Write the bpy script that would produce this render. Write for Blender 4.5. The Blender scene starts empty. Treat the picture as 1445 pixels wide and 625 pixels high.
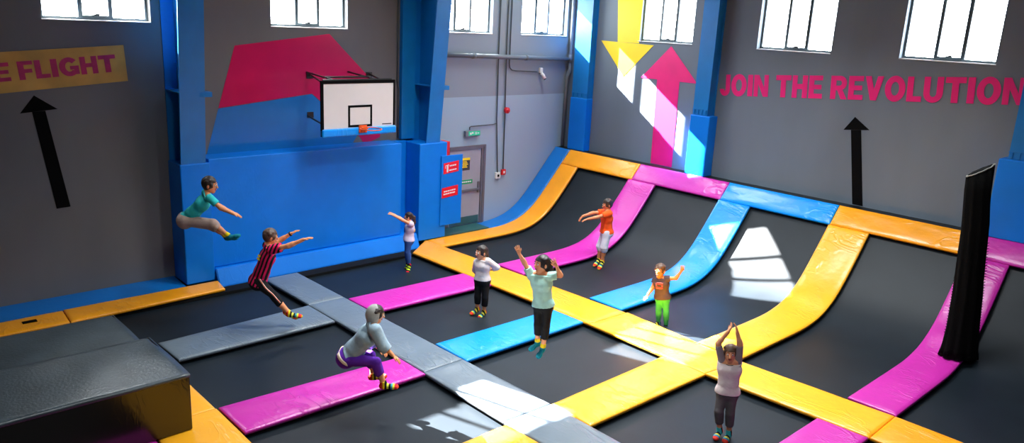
import bpy, bmesh, math, random
import numpy as np
from mathutils import Vector, Matrix
random.seed(7)
rng = np.random.default_rng(7)
scn = bpy.context.scene
col = scn.collection

# ------------------------------------------------------------------ camera
F_PX = 1091.78
PPX, PPY = 722.61, 312.6
RW = np.array([[0.67936141, 0.73219765, 0.04852496],
               [0.21660861, -0.13691772, -0.96660967],
               [-0.7011054, 0.66718823, -0.25161693]])
CAM = np.array([0.0, 0.0, 5.0])
cd = bpy.data.cameras.new('camera')
cam = bpy.data.objects.new('camera', cd)
col.objects.link(cam)
cd.sensor_width = 36.0
cd.lens = 36.0 * F_PX / 1445.0
cd.clip_start = 0.05
cd.clip_end = 200
x_ax, y_ax, z_ax = RW[0], -RW[1], -RW[2]
M = Matrix(((x_ax[0], y_ax[0], z_ax[0], CAM[0]), (x_ax[1], y_ax[1], z_ax[1], CAM[1]),
            (x_ax[2], y_ax[2], z_ax[2], CAM[2]), (0, 0, 0, 1)))
cam.matrix_world = M
scn.camera = cam
FH = np.array([RW[2][0], RW[2][1], 0.0]); FH /= np.linalg.norm(FH)      # horizontal view direction
RH = np.array([FH[1], -FH[0], 0.0])                                    # to the right of the view

def ray(x, y):
    return RW.T @ np.array([x - PPX, y - PPY, F_PX])

# ------------------------------------------------------------------ view
scn.view_settings.view_transform = 'Standard'
scn.view_settings.look = 'None'
scn.view_settings.gamma = 1
scn.view_settings.use_curve_mapping = False
scn.view_settings.exposure = -0.06

# ------------------------------------------------------------------ materials
def lin(c):
    return tuple(((v / 255) / 12.92 if v / 255 <= 0.04045 else ((v / 255 + 0.055) / 1.055) ** 2.4) for v in c)

def new_mat(name):
    m = bpy.data.materials.new(name)
    m.use_nodes = True
    nt = m.node_tree
    return m, nt, nt.nodes['Principled BSDF']

def N(nt, t, **kw):
    n = nt.nodes.new(t)
    for k, v in kw.items():
        setattr(n, k, v)
    return n

def mat(name, rgb, rough=0.5, spec=0.5, vary=0.12, vscale=3.0, bump=0.0, bscale=20.0, bdist=0.01, metal=0.0, coat=0.0):
    m, nt, p = new_mat(name)
    L = nt.links
    tc = N(nt, 'ShaderNodeTexCoord')
    c = lin(rgb)
    p.inputs['Roughness'].default_value = rough
    p.inputs['Specular IOR Level'].default_value = spec
    p.inputs['Metallic'].default_value = metal
    if coat:
        p.inputs['Coat Weight'].default_value = coat
        p.inputs['Coat Roughness'].default_value = 0.12
    nz = N(nt, 'ShaderNodeTexNoise')
    nz.inputs['Scale'].default_value = vscale
    nz.inputs['Detail'].default_value = 5
    L.new(tc.outputs['Object'], nz.inputs['Vector'])
    rp = N(nt, 'ShaderNodeValToRGB')
    rp.color_ramp.elements[0].position = 0.3
    rp.color_ramp.elements[1].position = 0.7
    rp.color_ramp.elements[0].color = (*[v * (1 - vary) for v in c], 1)
    rp.color_ramp.elements[1].color = (*[min(1, v * (1 + vary)) for v in c], 1)
    L.new(nz.outputs['Fac'], rp.inputs['Fac'])
    L.new(rp.outputs['Color'], p.inputs['Base Color'])
    if bump:
        nb = N(nt, 'ShaderNodeTexNoise')
        nb.inputs['Scale'].default_value = bscale
        nb.inputs['Detail'].default_value = 4
        L.new(tc.outputs['Object'], nb.inputs['Vector'])
        b = N(nt, 'ShaderNodeBump')
        b.inputs['Strength'].default_value = bump
        b.inputs['Distance'].default_value = bdist
        L.new(nb.outputs['Fac'], b.inputs['Height'])
        L.new(b.outputs['Normal'], p.inputs['Normal'])
    return m

def vinyl(name, rgb, rough=0.28, wr=0.5, spec=0.5):
    """coated PVC cover: glossy, with creases and fine wrinkles"""
    m, nt, p = new_mat(name)
    L = nt.links
    tc = N(nt, 'ShaderNodeTexCoord')
    c = lin(rgb)
    p.inputs['Roughness'].default_value = rough
    p.inputs['Specular IOR Level'].default_value = spec
    nz = N(nt, 'ShaderNodeTexNoise'); nz.inputs['Scale'].default_value = 1.7; nz.inputs['Detail'].default_value = 4
    L.new(tc.outputs['Object'], nz.inputs['Vector'])
    rp = N(nt, 'ShaderNodeValToRGB')
    rp.color_ramp.elements[0].position = 0.3; rp.color_ramp.elements[1].position = 0.72
    rp.color_ramp.elements[0].color = (*[v * .92 for v in c], 1)
    rp.color_ramp.elements[1].color = (*[min(1, v * 1.06) for v in c], 1)
    L.new(nz.outputs['Fac'], rp.inputs['Fac'])
    L.new(rp.outputs['Color'], p.inputs['Base Color'])
    # creases: ridged, distorted noise in patches
    mp = N(nt, 'ShaderNodeMapping')
    mp.inputs['Rotation'].default_value = (0, 0, 0.7)
    mp.inputs['Scale'].default_value = (1.0, 3.2, 1.4)
    L.new(tc.outputs['Object'], mp.inputs['Vector'])
    cr = N(nt, 'ShaderNodeTexNoise'); cr.inputs['Scale'].default_value = 1.6; cr.inputs['Detail'].default_value = 2; cr.inputs['Distortion'].default_value = 1.1
    L.new(mp.outputs['Vector'], cr.inputs['Vector'])
    a = N(nt, 'ShaderNodeMath', operation='SUBTRACT'); a.inputs[1].default_value = 0.5
    L.new(cr.outputs['Fac'], a.inputs[0])
    ab = N(nt, 'ShaderNodeMath', operation='ABSOLUTE'); L.new(a.outputs[0], ab.inputs[0])
    mr = N(nt, 'ShaderNodeMapRange'); mr.inputs['From Min'].default_value = 0; mr.inputs['From Max'].default_value = 0.06
    mr.inputs['To Min'].default_value = 1; mr.inputs['To Max'].default_value = 0
    L.new(ab.outputs[0], mr.inputs['Value'])
    pt = N(nt, 'ShaderNodeTexNoise'); pt.inputs['Scale'].default_value = 1.1; pt.inputs['Detail'].default_value = 2
    L.new(tc.outputs['Object'], pt.inputs['Vector'])
    pm = N(nt, 'ShaderNodeMapRange'); pm.inputs['From Min'].default_value = 0.45; pm.inputs['From Max'].default_value = 0.7
    L.new(pt.outputs['Fac'], pm.inputs['Value'])
    mu = N(nt, 'ShaderNodeMath', operation='MULTIPLY'); L.new(mr.outputs[0], mu.inputs[0]); L.new(pm.outputs[0], mu.inputs[1])
    fn = N(nt, 'ShaderNodeTexNoise'); fn.inputs['Scale'].default_value = 9; fn.inputs['Detail'].default_value = 3
    L.new(tc.outputs['Object'], fn.inputs['Vector'])
    fm = N(nt, 'ShaderNodeMath', operation='MULTIPLY'); fm.inputs[1].default_value = 0.45
    L.new(fn.outputs['Fac'], fm.inputs[0])
    sm = N(nt, 'ShaderNodeMath', operation='ADD'); L.new(mu.outputs[0], sm.inputs[0]); L.new(fm.outputs[0], sm.inputs[1])
    b = N(nt, 'ShaderNodeBump'); b.inputs['Strength'].default_value = wr; b.inputs['Distance'].default_value = 0.02
    L.new(sm.outputs[0], b.inputs['Height']); L.new(b.outputs['Normal'], p.inputs['Normal'])
    return m

VY = vinyl('yellow_vinyl', (252, 174, 34))
VO = vinyl('orange_vinyl', (248, 160, 20))
VM = vinyl('magenta_vinyl', (196, 44, 160))
VB = vinyl('blue_vinyl', (0, 142, 236))
VG = vinyl('grey_vinyl', (106, 118, 129))
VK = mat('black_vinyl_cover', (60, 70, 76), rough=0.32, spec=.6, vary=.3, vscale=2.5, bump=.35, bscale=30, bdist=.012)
VD = vinyl('dark_blue_vinyl', (0, 108, 190), rough=0.4, wr=0.2)
VW = vinyl('wall_blue_vinyl', (0, 118, 218), rough=0.42, wr=0.12, spec=.25)
BED = mat('trampoline_mesh', (22, 30, 37), rough=0.48, spec=0.25, vary=0.12, vscale=2.0, bump=0.05, bscale=220, bdist=0.002)
FRAME = mat('black_skirt', (10, 10, 11), rough=0.8, spec=0.2)
STEEL = mat('blue_painted_steel', (0, 112, 184), rough=0.4, vary=0.08)
CONC = mat('floor_screed', (34, 34, 36), rough=0.8)
LEDGE = mat('black_ledge', (14, 15, 17), rough=0.45)
BLACK = mat('black_paint', (5, 5, 6), rough=0.9, spec=0.1)
PINK = mat('pink_paint', (240, 14, 122), rough=0.5, vary=0.05)
CRIM = mat('crimson_gloss_paint', (200, 6, 84), rough=0.28, vary=0.05)
PBLUE = mat('blue_wall_paint', (0, 110, 182), rough=0.4, vary=0.05)
YEL = mat('yellow_paint', (250, 214, 0), rough=0.5, vary=0.04)
WHITE = mat('white_plastic', (225, 224, 220), rough=0.4, vary=0.03)
BOARDW = mat('backboard_white', (214, 208, 204), rough=0.35, vary=0.02)
DARKM = mat('dark_metal', (20, 20, 22), rough=0.4)
GREYM = mat('galvanised_pipe', (104, 112, 118), rough=0.45, vary=0.06)
DGREY = mat('dark_conduit', (58, 64, 68), rough=0.5)
ALU = mat('window_frame_grey', (70, 84, 92), rough=0.4)
SILL = mat('white_sill', (220, 222, 222), rough=0.6, vary=0.03)
RED = mat('red_plastic', (205, 16, 20), rough=0.4, vary=0.04)
REDS = mat('red_sign', (226, 10, 26), rough=0.5, vary=0.04)
GREEN = mat('green_sign', (0, 150, 84), rough=0.5, vary=0.04)
DGREEN = mat('green_kick_plate', (40, 84, 84), rough=0.4)
DOORM = mat('grey_door_paint', (150, 152, 160), rough=0.45, vary=0.05)
DFRAME = mat('door_frame_grey', (92, 92, 100), rough=0.5)
ORANGE = mat('orange_rim_steel', (226, 84, 20), rough=0.4)
YBALL = mat('yellow_rubber', (246, 214, 10), rough=0.35)
CLOTHN = mat('black_net_cloth', (7, 7, 7), rough=0.9, spec=0.1, bump=0.6, bscale=60, bdist=0.01)
CORDW = mat('grey_cord', (150, 150, 145), rough=0.7)
PLY = mat('plywood', (196, 150, 70), rough=0.6, vary=0.25, vscale=1.5)
CEIL = mat('ceiling_sheet', (70, 70, 70), rough=0.7)

def wall_mat(name, base, low=None, high=None):
    m, nt, p = new_mat(name)
    L = nt.links
    g = N(nt, 'ShaderNodeTexCoord')
    nz = N(nt, 'ShaderNodeTexNoise'); nz.inputs['Scale'].default_value = 0.7; nz.inputs['Detail'].default_value = 6
    mp = N(nt, 'ShaderNodeMapping'); mp.inputs['Scale'].default_value = (1, 1, 0.35)
    L.new(g.outputs['Object'], mp.inputs['Vector']); L.new(mp.outputs['Vector'], nz.inputs['Vector'])
    rp = N(nt, 'ShaderNodeValToRGB')
    c = lin(base)
    rp.color_ramp.elements[0].position = 0.3; rp.color_ramp.elements[1].position = 0.7
    rp.color_ramp.elements[0].color = (*[v * .86 for v in c], 1)
    rp.color_ramp.elements[1].color = (*[v * 1.1 for v in c], 1)
    L.new(nz.outputs['Fac'], rp.inputs['Fac'])
    out = rp.outputs['Color']
    if low:
        sp = N(nt, 'ShaderNodeSeparateXYZ'); L.new(g.outputs['Object'], sp.inputs[0])
        z = N(nt, 'ShaderNodeMath', operation='LESS_THAN'); z.inputs[1].default_value = 3.17; L.new(sp.outputs['Z'], z.inputs[0])
        y = N(nt, 'ShaderNodeMath', operation='GREATER_THAN'); y.inputs[1].default_value = 10.9; L.new(sp.outputs['Y'], y.inputs[0])
        mm = N(nt, 'ShaderNodeMath', operation='MULTIPLY'); L.new(z.outputs[0], mm.inputs[0]); L.new(y.outputs[0], mm.inputs[1])
        mx = N(nt, 'ShaderNodeMix', data_type='RGBA')
        L.new(mm.outputs[0], mx.inputs['Factor']); L.new(out, mx.inputs['A'])
        mx.inputs['B'].default_value = (*lin(low), 1)
        out = mx.outputs['Result']
        z2 = N(nt, 'ShaderNodeMath', operation='SUBTRACT'); L.new(y.outputs[0], z2.inputs[0]); L.new(mm.outputs[0], z2.inputs[1])
        m2 = N(nt, 'ShaderNodeMix', data_type='RGBA'); L.new(z2.outputs[0], m2.inputs['Factor']); L.new(out, m2.inputs['A'])
        m2.inputs['B'].default_value = (*lin(high), 1); out = m2.outputs['Result']
    L.new(out, p.inputs['Base Color'])
    p.inputs['Roughness'].default_value = 0.6
    p.inputs['Specular IOR Level'].default_value = 0.35
    return m
WALLL = wall_mat('grey_wall_paint', (104, 104, 106), (146, 170, 186), (128, 140, 150))
WALLB = wall_mat('grey_wall_paint_back', (106, 118, 130))

GLASS = bpy.data.materials.new('window_glass'); GLASS.use_nodes = True
nt = GLASS.node_tree; nt.nodes.clear()
o_ = N(nt, 'ShaderNodeOutputMaterial'); t_ = N(nt, 'ShaderNodeBsdfTransparent'); g_ = N(nt, 'ShaderNodeBsdfGlossy'); mx_ = N(nt, 'ShaderNodeMixShader')
g_.inputs['Roughness'].default_value = 0.02; mx_.inputs[0].default_value = 0.06
nt.links.new(t_.outputs[0], mx_.inputs[1]); nt.links.new(g_.outputs[0], mx_.inputs[2]); nt.links.new(mx_.outputs[0], o_.inputs[0])

# ------------------------------------------------------------------ object helpers
def link(name, me, m=None, parent=None, loc=None):
    o = bpy.data.objects.new(name, me)
    col.objects.link(o)
    if m is not None and me is not None:
        me.materials.append(m)
    if parent is not None:
        o.parent = parent
    if loc is not None:
        o.location = loc
    return o

def bobj(name, bm, m, parent=None, smooth=False, origin=None):
    """bmesh in world coordinates -> object (children are expressed relative to their parent)"""
    bmesh.ops.recalc_face_normals(bm, faces=bm.faces)
    org = Vector((0, 0, 0))
    if parent is not None:
        p = parent
        while p is not None:
            org += Vector(p.location); p = p.parent
    elif origin is not None:
        org = Vector(origin)
    if org.length > 0:
        bmesh.ops.translate(bm, verts=bm.verts, vec=-org)
    me = bpy.data.meshes.new(name)
    bm.to_mesh(me); bm.free()
    if smooth:
        for f in me.polygons: f.use_smooth = True
    o = link(name, me, m, parent)
    if parent is None and origin is not None:
        o.location = origin
    return o

def tag(o, label=None, cat=None, group=None, kind=None):
    if label: o['label'] = label
    if cat: o['category'] = cat
    if group: o['group'] = group
    if kind: o['kind'] = kind
    return o

def empty(name, loc, label=None, cat=None, group=None, kind=None):
    o = bpy.data.objects.new(name, None); col.objects.link(o)
    o.location = loc; o.empty_display_size = 0.1
    return tag(o, label, cat, group, kind)

def box(bm, x0, x1, y0, y1, z0, z1, bev=0.0):
    vs = [bm.verts.new((x, y, z)) for x in (x0, x1) for y in (y0, y1) for z in (z0, z1)]
    fs = []
    for q in ((0, 1, 3, 2), (4, 6, 7, 5), (0, 4, 5, 1), (2, 3, 7, 6), (0, 2, 6, 4), (1, 5, 7, 3)):
        fs.append(bm.faces.new([vs[i] for i in q]))
    if bev:
        es = list({e for f in fs for e in f.edges})
        bmesh.ops.bevel(bm, geom=es, offset=bev, segments=3, affect='EDGES', profile=0.5)

def prism(bm, pts, d):
    """pts: list of 3D points of a planar polygon, d: extrusion vector"""
    a = [bm.verts.new(p) for p in pts]
    b = [bm.verts.new(Vector(p) + Vector(d)) for p in pts]
    n = len(a)
    bm.faces.new(a); bm.faces.new(b[::-1])
    for i in range(n):
        bm.faces.new((a[i], b[i], b[(i + 1) % n], a[(i + 1) % n]))

def tube(bm, pts, r, seg=10, caps=True):
    pts = [Vector(p) for p in pts]
    rings = []
    up = None
    for i, p in enumerate(pts):
        t = (pts[min(i + 1, len(pts) - 1)] - pts[max(i - 1, 0)]).normalized()
        if up is None:
            up = t.orthogonal().normalized()
        else:
            up = (up - t * up.dot(t)).normalized()
        s = t.cross(up)
        rr = r[i] if isinstance(r, (list, tuple)) else r
        rings.append([bm.verts.new(p + up * math.cos(2 * math.pi * k / seg) * rr + s * math.sin(2 * math.pi * k / seg) * rr) for k in range(seg)])
    for i in range(len(rings) - 1):
        for k in range(seg):
            bm.faces.new((rings[i][k], rings[i][(k + 1) % seg], rings[i + 1][(k + 1) % seg], rings[i + 1][k]))
    if caps:
        bm.faces.new(rings[0][::-1]); bm.faces.new(rings[-1])

def NB(): return bmesh.new()

# ------------------------------------------------------------------ room shell
XW, YB, ZC = -14.35, 15.45, 8.6
XR, YF = 4.5, -4.5
TH = 0.2
def wall_holes(bm, fixed, along, holes, a0, a1, z0, z1):
    """wall slab; fixed=(axis, inner, outer); holes=[(a0,a1,z0,z1)]"""
    As = sorted({a0, a1, *[h[0] for h in holes], *[h[1] for h in holes]})
    Zs = sorted({z0, z1, *[h[2] for h in holes], *[h[3] for h in holes]})
    for i in range(len(As) - 1):
        for j in range(len(Zs) - 1):
            am, zm = (As[i] + As[i + 1]) / 2, (Zs[j] + Zs[j + 1]) / 2
            if any(h[0] < am < h[1] and h[2] < zm < h[3] for h in holes):
                continue
            lo, hi = sorted(fixed[1:])
            if fixed[0] == 'x': box(bm, lo, hi, As[i], As[i + 1], Zs[j], Zs[j + 1])
            else: box(bm, As[i], As[i + 1], lo, hi, Zs[j], Zs[j + 1])
    bmesh.ops.remove_doubles(bm, verts=bm.verts, dist=1e-5)
    # drop interior double faces
    seen = {}
    for f in bm.faces:
        k = tuple(sorted(v.index for v in f.verts)); seen.setdefault(k, []).append(f)
bz0, bz1 = 4.66, 5.80
LW = [(3.16, 4.82), (7.03, 8.71), (11.02, 12.69), (13.65, 15.30)]
BW = [(-12.10, -10.54), (-8.89, -7.25), (-5.92, -4.29)]
b = NB(); wall_holes(b, ('x', XW, XW - TH), 'y', [(a, c, bz0, bz1) for a, c in LW], YF, YB + TH, -0.6, ZC)
tag(bobj('wall_left', b, WALLL), kind='structure')
b = NB(); wall_holes(b, ('y', YB, YB + TH), 'x', [(a, c, bz0, bz1) for a, c in BW], XW, XR, -0.6, ZC)
tag(bobj('wall_back', b, WALLB), kind='structure')
b = NB(); box(b, XR, XR + TH, YF, YB + TH, -0.6, ZC); tag(bobj('wall_right', b, WALLB), kind='structure')
b = NB(); box(b, XW - TH, XR + TH, YF - TH, YF, -0.6, ZC); tag(bobj('wall_front', b, WALLB), kind='structure')
b = NB(); box(b, XW - TH, XR + TH, YF - TH, YB + TH, -0.75, -0.6); tag(bobj('floor', b, CONC), kind='structure')
b = NB(); box(b, XW - TH, XR + TH, YF - TH, YB + TH, ZC, ZC + 0.15); tag(bobj('ceiling', b, CEIL), kind='structure')

def window(n, axis, a0, a1):
    """three-pane metal window set at the outer face of the wall, middle pane an awning sash"""
    ctr = (a0 + a1) / 2
    root = empty('window_%d' % n, (XW - TH, ctr, bz0) if axis == 'x' else (ctr, YB + TH, bz0), kind='structure')
    def bx(bm, u0, u1, z0, z1, d0, d1):
        # d: distance outwards from the inner wall face
        if axis == 'x': box(bm, XW - d1, XW - d0, u0, u1, z0, z1)
        else: box(bm, u0, u1, YB + d0, YB + d1, z0, z1)
    w = a1 - a0
    t = 0.048
    m1, m2 = a0 + w * .355, a0 + w * .645
    bm = NB()
    bx(bm, a0, a1, bz0, bz0 + t, .13, .19); bx(bm, a0, a1, bz1 - t, bz1, .13, .19)
    bx(bm, a0, a0 + t, bz0 + t, bz1 - t, .13, .19); bx(bm, a1 - t, a1, bz0 + t, bz1 - t, .13, .19)
    for c in (m1, m2):
        bx(bm, c - t / 2, c + t / 2, bz0 + t, bz1 - t, .13, .19)
    bobj('window_frame', bm, ALU, root)
    bm = NB(); s = .028; l, r = m1 + t / 2, m2 - t / 2
    bx(bm, l, r, bz0 + t, bz0 + t + s, .12, .18); bx(bm, l, r, bz1 - t - s, bz1 - t, .12, .18)
    bx(bm, l, l + .018, bz0 + t + s, bz1 - t - s, .12, .18); bx(bm, r - .018, r, bz0 + t + s, bz1 - t - s, .12, .18)
    sash = bobj('sash', bm, ALU, root)
    bm = NB(); c = (l + r) / 2
    bx(bm, c - .05, c + .05, bz0 + t + s, bz0 + t + s + .015, .10, .14); bx(bm, c - .012, c + .07, bz0 + t + s + .012, bz0 + t + s + .03, .095, .115)
    bobj('latch', bm, DARKM, sash)
    for (u0, u1) in ((a0 + t, m1 - t / 2), (l + .018, r - .018), (m2 + t / 2, a1 - t)):
        bm = NB(); bx(bm, u0, u1, bz0 + t, bz1 - t, .155, .160)
        bobj('pane', bm, GLASS, root)
    bm = NB(); bx(bm, a0, a1, bz0 - .012, bz0 + .004, -.015, .13)
    bobj('window_sill', bm, SILL, root)
n = 1
for a, c in LW: window(n, 'x', a, c); n += 1
for a, c in BW: window(n, 'y', a, c); n += 1

# ------------------------------------------------------------------ ramp profile (top of pads)
CTRL = [(10.1, 0), (11.5, 0), (12.5, 0.005), (12.95, .045), (13.3, .125), (13.6, .26), (13.85, .43), (14.1, .66), (14.45, 1.03), (14.8, 1.42), (15.12, 1.76)]
def cr_sample(P, k=6):
    out = []
    for i in range(len(P) - 1):
        p0, p1, p2, p3 = P[max(i - 1, 0)], P[i], P[i + 1], P[min(i + 2, len(P) - 1)]
        for j in range(k):
            t = j / k
            out.append(tuple(.5 * ((2 * p1[a]) + (-p0[a] + p2[a]) * t + (2 * p0[a] - 5 * p1[a] + 4 * p2[a] - p3[a]) * t * t + (-p0[a] + 3 * p1[a] - 3 * p2[a] + p3[a]) * t ** 3) for a in (0, 1)))
    out.append(P[-1]); return np.array(out)
PROF = cr_sample(CTRL)
ARC = np.concatenate([[0], np.cumsum(np.linalg.norm(np.diff(PROF, axis=0), axis=1))])
def prof_at(s, off=0.0):
    y = np.interp(s, ARC, PROF[:, 0]); z = np.interp(s, ARC, PROF[:, 1])
    e = 0.06
    ty = np.interp(s + e, ARC, PROF[:, 0]) - np.interp(s - e, ARC, PROF[:, 0]); tz = np.interp(s + e, ARC, PROF[:, 1]) - np.interp(s - e, ARC, PROF[:, 1])
    l = math.hypot(ty, tz); ny, nz = -tz / l, ty / l
    return y + ny * off, z + nz * off
def s_of_y(y): return float(np.interp(y, PROF[:, 0], ARC))

# ------------------------------------------------------------------ pads
PT = 0.06
def pad_mesh(P, nu, nv, lu, lv, mapper=None):
    """soft rectangular pad. P(u,v)->(x,y) or with mapper(x,y,off)->(x,y,z)"""
    def params(L, n):
        e = [0, .008, .022, .05]
        a = [v / L for v in e]
        mid = list(np.linspace(a[-1], 1 - a[-1], n))
        return a[:-1] + mid + [1 - v for v in a[:-1]][::-1]
    us, vs = params(lu, nu), params(lv, nv)
    bm = NB()
    ph = rng.uniform(0, 6, 4)
    def H(u, v):
        d = min(u * lu, (1 - u) * lu, v * lv, (1 - v) * lv)
        h = 0 if d >= .05 else -.020 * (1 - d / .05) ** 2
        h += .004 * math.sin(u * lu * 5.1 + ph[0] + 2 * math.sin(v * 4 + ph[1])) * min(1, d / .08)
        h += .003 * math.sin(v * lv * 4.3 + ph[2] + 1.5 * math.sin(u * 6 + ph[3])) * min(1, d / .08)
        return h
    mp = mapper or (lambda x, y, o: (x, y, o))
    top = [[bm.verts.new(mp(*P(u, v), H(u, v))) for v in vs] for u in us]
    bot = [[bm.verts.new(mp(*P(u, v), -PT)) for v in vs] for u in us]
    A, B = len(us), len(vs)
    for i in range(A - 1):
        for j in range(B - 1):
            bm.faces.new((top[i][j], top[i + 1][j], top[i + 1][j + 1], top[i][j + 1]))
            bm.faces.new((bot[i][j], bot[i][j + 1], bot[i + 1][j + 1], bot[i + 1][j]))
    for i in range(A - 1):
        bm.faces.new((top[i][0], bot[i][0], bot[i + 1][0], top[i + 1][0]))
        bm.faces.new((top[i][B - 1], top[i + 1][B - 1], bot[i + 1][B - 1], bot[i][B - 1]))
    for j in range(B - 1):
        bm.faces.new((top[0][j], top[0][j + 1], bot[0][j + 1], bot[0][j]))
        bm.faces.new((top[A - 1][j], bot[A - 1][j], bot[A - 1][j + 1], top[A - 1][j + 1]))
    return bm

def quad_pad(q, m, label, group=None, dz=0.0, cat='pad', name='safety_pad'):
    """q: 4 corners in order; u runs q0->q1, v runs q0->q3"""
    q = [np.array(p, float) for p in q]
    lu = np.linalg.norm(q[1] - q[0]); lv = np.linalg.norm(q[3] - q[0])
    P = lambda u, v: (q[0] * (1 - u) * (1 - v) + q[1] * u * (1 - v) + q[2] * u * v + q[3] * (1 - u) * v)
    bm = pad_mesh(lambda u, v: tuple(P(u, v)), max(3, int(lu / .08)), max(3, int(lv / .08)), lu, lv, mapper=lambda x, y, o: (x, y, o + dz))
    c = sum(q) / 4
    o = bobj(name, bm, m, smooth=True, origin=(c[0], c[1], dz - PT))
    return tag(o, label, cat, group)

def ramp_pad(x0, x1, s0, s1, m, label, group=None, name='safety_pad', cat='pad'):
    lu, lv = x1 - x0, s1 - s0
    def mp(x, s, o):
        y, z = prof_at(s, o); return (x, y, z)
    bm = pad_mesh(lambda u, v: (x0 + u * lu, s0 + v * lv), max(3, int(lu / .08)), max(4, int(lv / .06)), lu, lv, mapper=mp)
    y, z = prof_at(s0, -PT)
    o = bobj(name, bm, m, smooth=True, origin=((x0 + x1) / 2, y, z))
    return tag(o, label, cat, group)

G = 0.006
# long grey walkway (row edges 6.28 .. 6.98)
gp = [((-13.35, 6.26), (-11.66, 6.27), (-11.64, 6.96), (-13.35, 6.94), VG, 'grey walkway pad nearest the blue dunk wall'),
      ((-11.65, 6.27), (-8.30, 6.29), (-8.30, 7.01), (-11.63, 6.96), VG, 'long grey walkway pad between the two magenta side pads'),
      ((-8.29, 6.27), (-6.52, 6.24), (-6.48, 7.06), (-8.29, 7.01), VG, 'sunlit grey walkway pad ending at the yellow cross pads'),
      ((-6.51, 6.24), (-3.3, 6.27), (-3.3, 7.0), (-6.47, 7.06), VG, 'grey walkway pad running out of the bottom of the photo')]
for a, b_, c, d, m, l in gp: quad_pad((a, b_, c, d), m, l, 'pads of the grey walkway')
# orange walkway (9.66 .. 10.58)
op = [((-13.18, 9.60), (-8.1, 9.67), (-8.06, 10.62), (-13.82, 10.42), VO, 'orange walkway pad starting at the blue corner box'),
      ((-8.09, 9.67), (-5.72, 9.62), (-5.62, 10.46), (-8.05, 10.66), VY, 'sunlit yellow walkway pad at the yellow crossing'),
      ((-5.71, 9.62), (-3.29, 9.73), (-3.31, 10.60), (-5.61, 10.46), VY, 'yellow walkway pad between the crossing and the magenta pads'),
      ((-3.28, 9.73), (-0.6, 9.72), (-0.6, 10.58), (-3.30, 10.60), VO, 'orange walkway pad leaving the photo at bottom right corner')]
for a, b_, c, d, m, l in op: quad_pad((a, b_, c, d), m, l, 'pads of the orange walkway')
# side pads, front row
quad_pad(((-11.52, 3.66), (-10.76, 3.69), (-10.75, 6.25), (-11.64, 6.25)), VG, 'grey side pad under the leaping striped jersey')
quad_pad(((-9.05, 3.56), (-8.27, 3.56), (-8.24, 6.26), (-8.93, 6.27)), VM, 'magenta side pad under the person in purple leggings')
quad_pad(((-6.48, 3.56), (-5.83, 3.56), (-5.83, 6.23), (-6.44, 6.22)), VY, 'short yellow side pad cut off by the bottom edge')
# side pads, middle row
quad_pad(((-11.53, 6.99), (-10.71, 7.0), (-10.62, 9.63), (-11.46, 9.62)), VM, 'magenta side pad behind the girl in white shirt')
quad_pad(((-9.0, 7.03), (-8.22, 7.03), (-8.22, 9.65), (-8.97, 9.65)), VB, 'blue side pad behind the jumping woman in mint')
quad_pad(((-6.47, 7.08), (-5.75, 7.05), (-5.70, 9.60), (-6.49, 9.63)), VY, 'yellow side pad between grey walkway and yellow crossing')
quad_pad(((-3.98, 7.02), (-3.29, 7.02), (-3.29, 9.70), (-3.97, 9.68)), VM, 'magenta side pad right of the person raising both arms')
# pads that climb the curved wall
SB = s_of_y(10.66); ST = s_of_y(14.79); SE = ARC[-1]
wg = 'pads climbing the curved wall'
ramp_pad(-13.79, -13.2, s_of_y(10.45), ST, VO, 'narrow orange wall pad along the blue side strip', wg)
ramp_pad(-11.52, -10.72, SB - .06, ST, VM, 'magenta wall pad behind the boy in orange', wg)
ramp_pad(-8.98, -8.21, SB + .02, ST, VB, 'blue wall pad behind the child in green leggings', wg)
ramp_pad(-6.47, -5.67, SB - .1, ST, VY, 'yellow wall pad climbing from the yellow crossing', wg)
ramp_pad(-3.98, -3.30, SB - .02, ST, VM, 'magenta wall pad beneath the black net column', wg)
tg = 'pads along the top of the curved wall'
for x0, x1, m, l in ((-13.79, -11.44, VO, 'orange top pad nearest the corner column'), (-11.43, -8.96, VM, 'magenta top pad below the pink arrow'),
                     (-8.95, -6.46, VB, 'blue top pad below the JOIN lettering'), (-6.45, -3.99, VO, 'orange top pad below the black arrow'),
                     (-3.98, -1.4, VM, 'magenta top pad at the blue right column')):
    ramp_pad(x0, x1, ST + .005, SE, m, l, tg)
# blue strip between the side wall and the orange wall pad
ramp_pad(-14.34, -13.8, s_of_y(10.75), SE + 0, VD, 'blue side strip curving up along the grey door wall', name='side_strip', cat='pad')
# yellow pads in front of the foam block
quad_pad(((-10.2, 2.72), (-9.06, 2.72), (-9.06, 3.52), (-10.2, 3.52)), VY, 'yellow pad mostly hidden behind the black foam block')
quad_pad(((-9.05, 2.70), (-6.3, 2.70), (-6.3, 3.50), (-9.05, 3.53)), VY, 'yellow pad beside the black foam block corner')
quad_pad(((-9.05, 0.6), (-8.3, 0.6), (-8.28, 2.67), (-9.05, 2.67)), VM, 'magenta pad peeking out below the black foam block')
# kerb along the left wall
quad_pad(((-13.72, -.4), (-13.2, -.4), (-13.14, 2.86), (-13.73, 2.90)), VO, 'orange kerb pad at the left edge with a dark mark', 'orange kerb pads')
quad_pad(((-13.72, 2.91), (-13.10, 2.87), (-13.22, 5.43), (-13.70, 5.50)), VO, 'orange kerb pad ending at the blue box', 'orange kerb pads', dz=.015)
bm = NB()
for y in (-.4, 4.93): pass
prism(bm, [(-14.34, -.4, -.12), (-13.73, -.4, -.12), (-13.73, -.4, .0), (-14.34, -.4, .03)], (0, 5.32, 0))
tag(bobj('floor_strip', bm, VD), 'dark blue floor strip between grey wall and orange kerb', 'pad')

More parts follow.
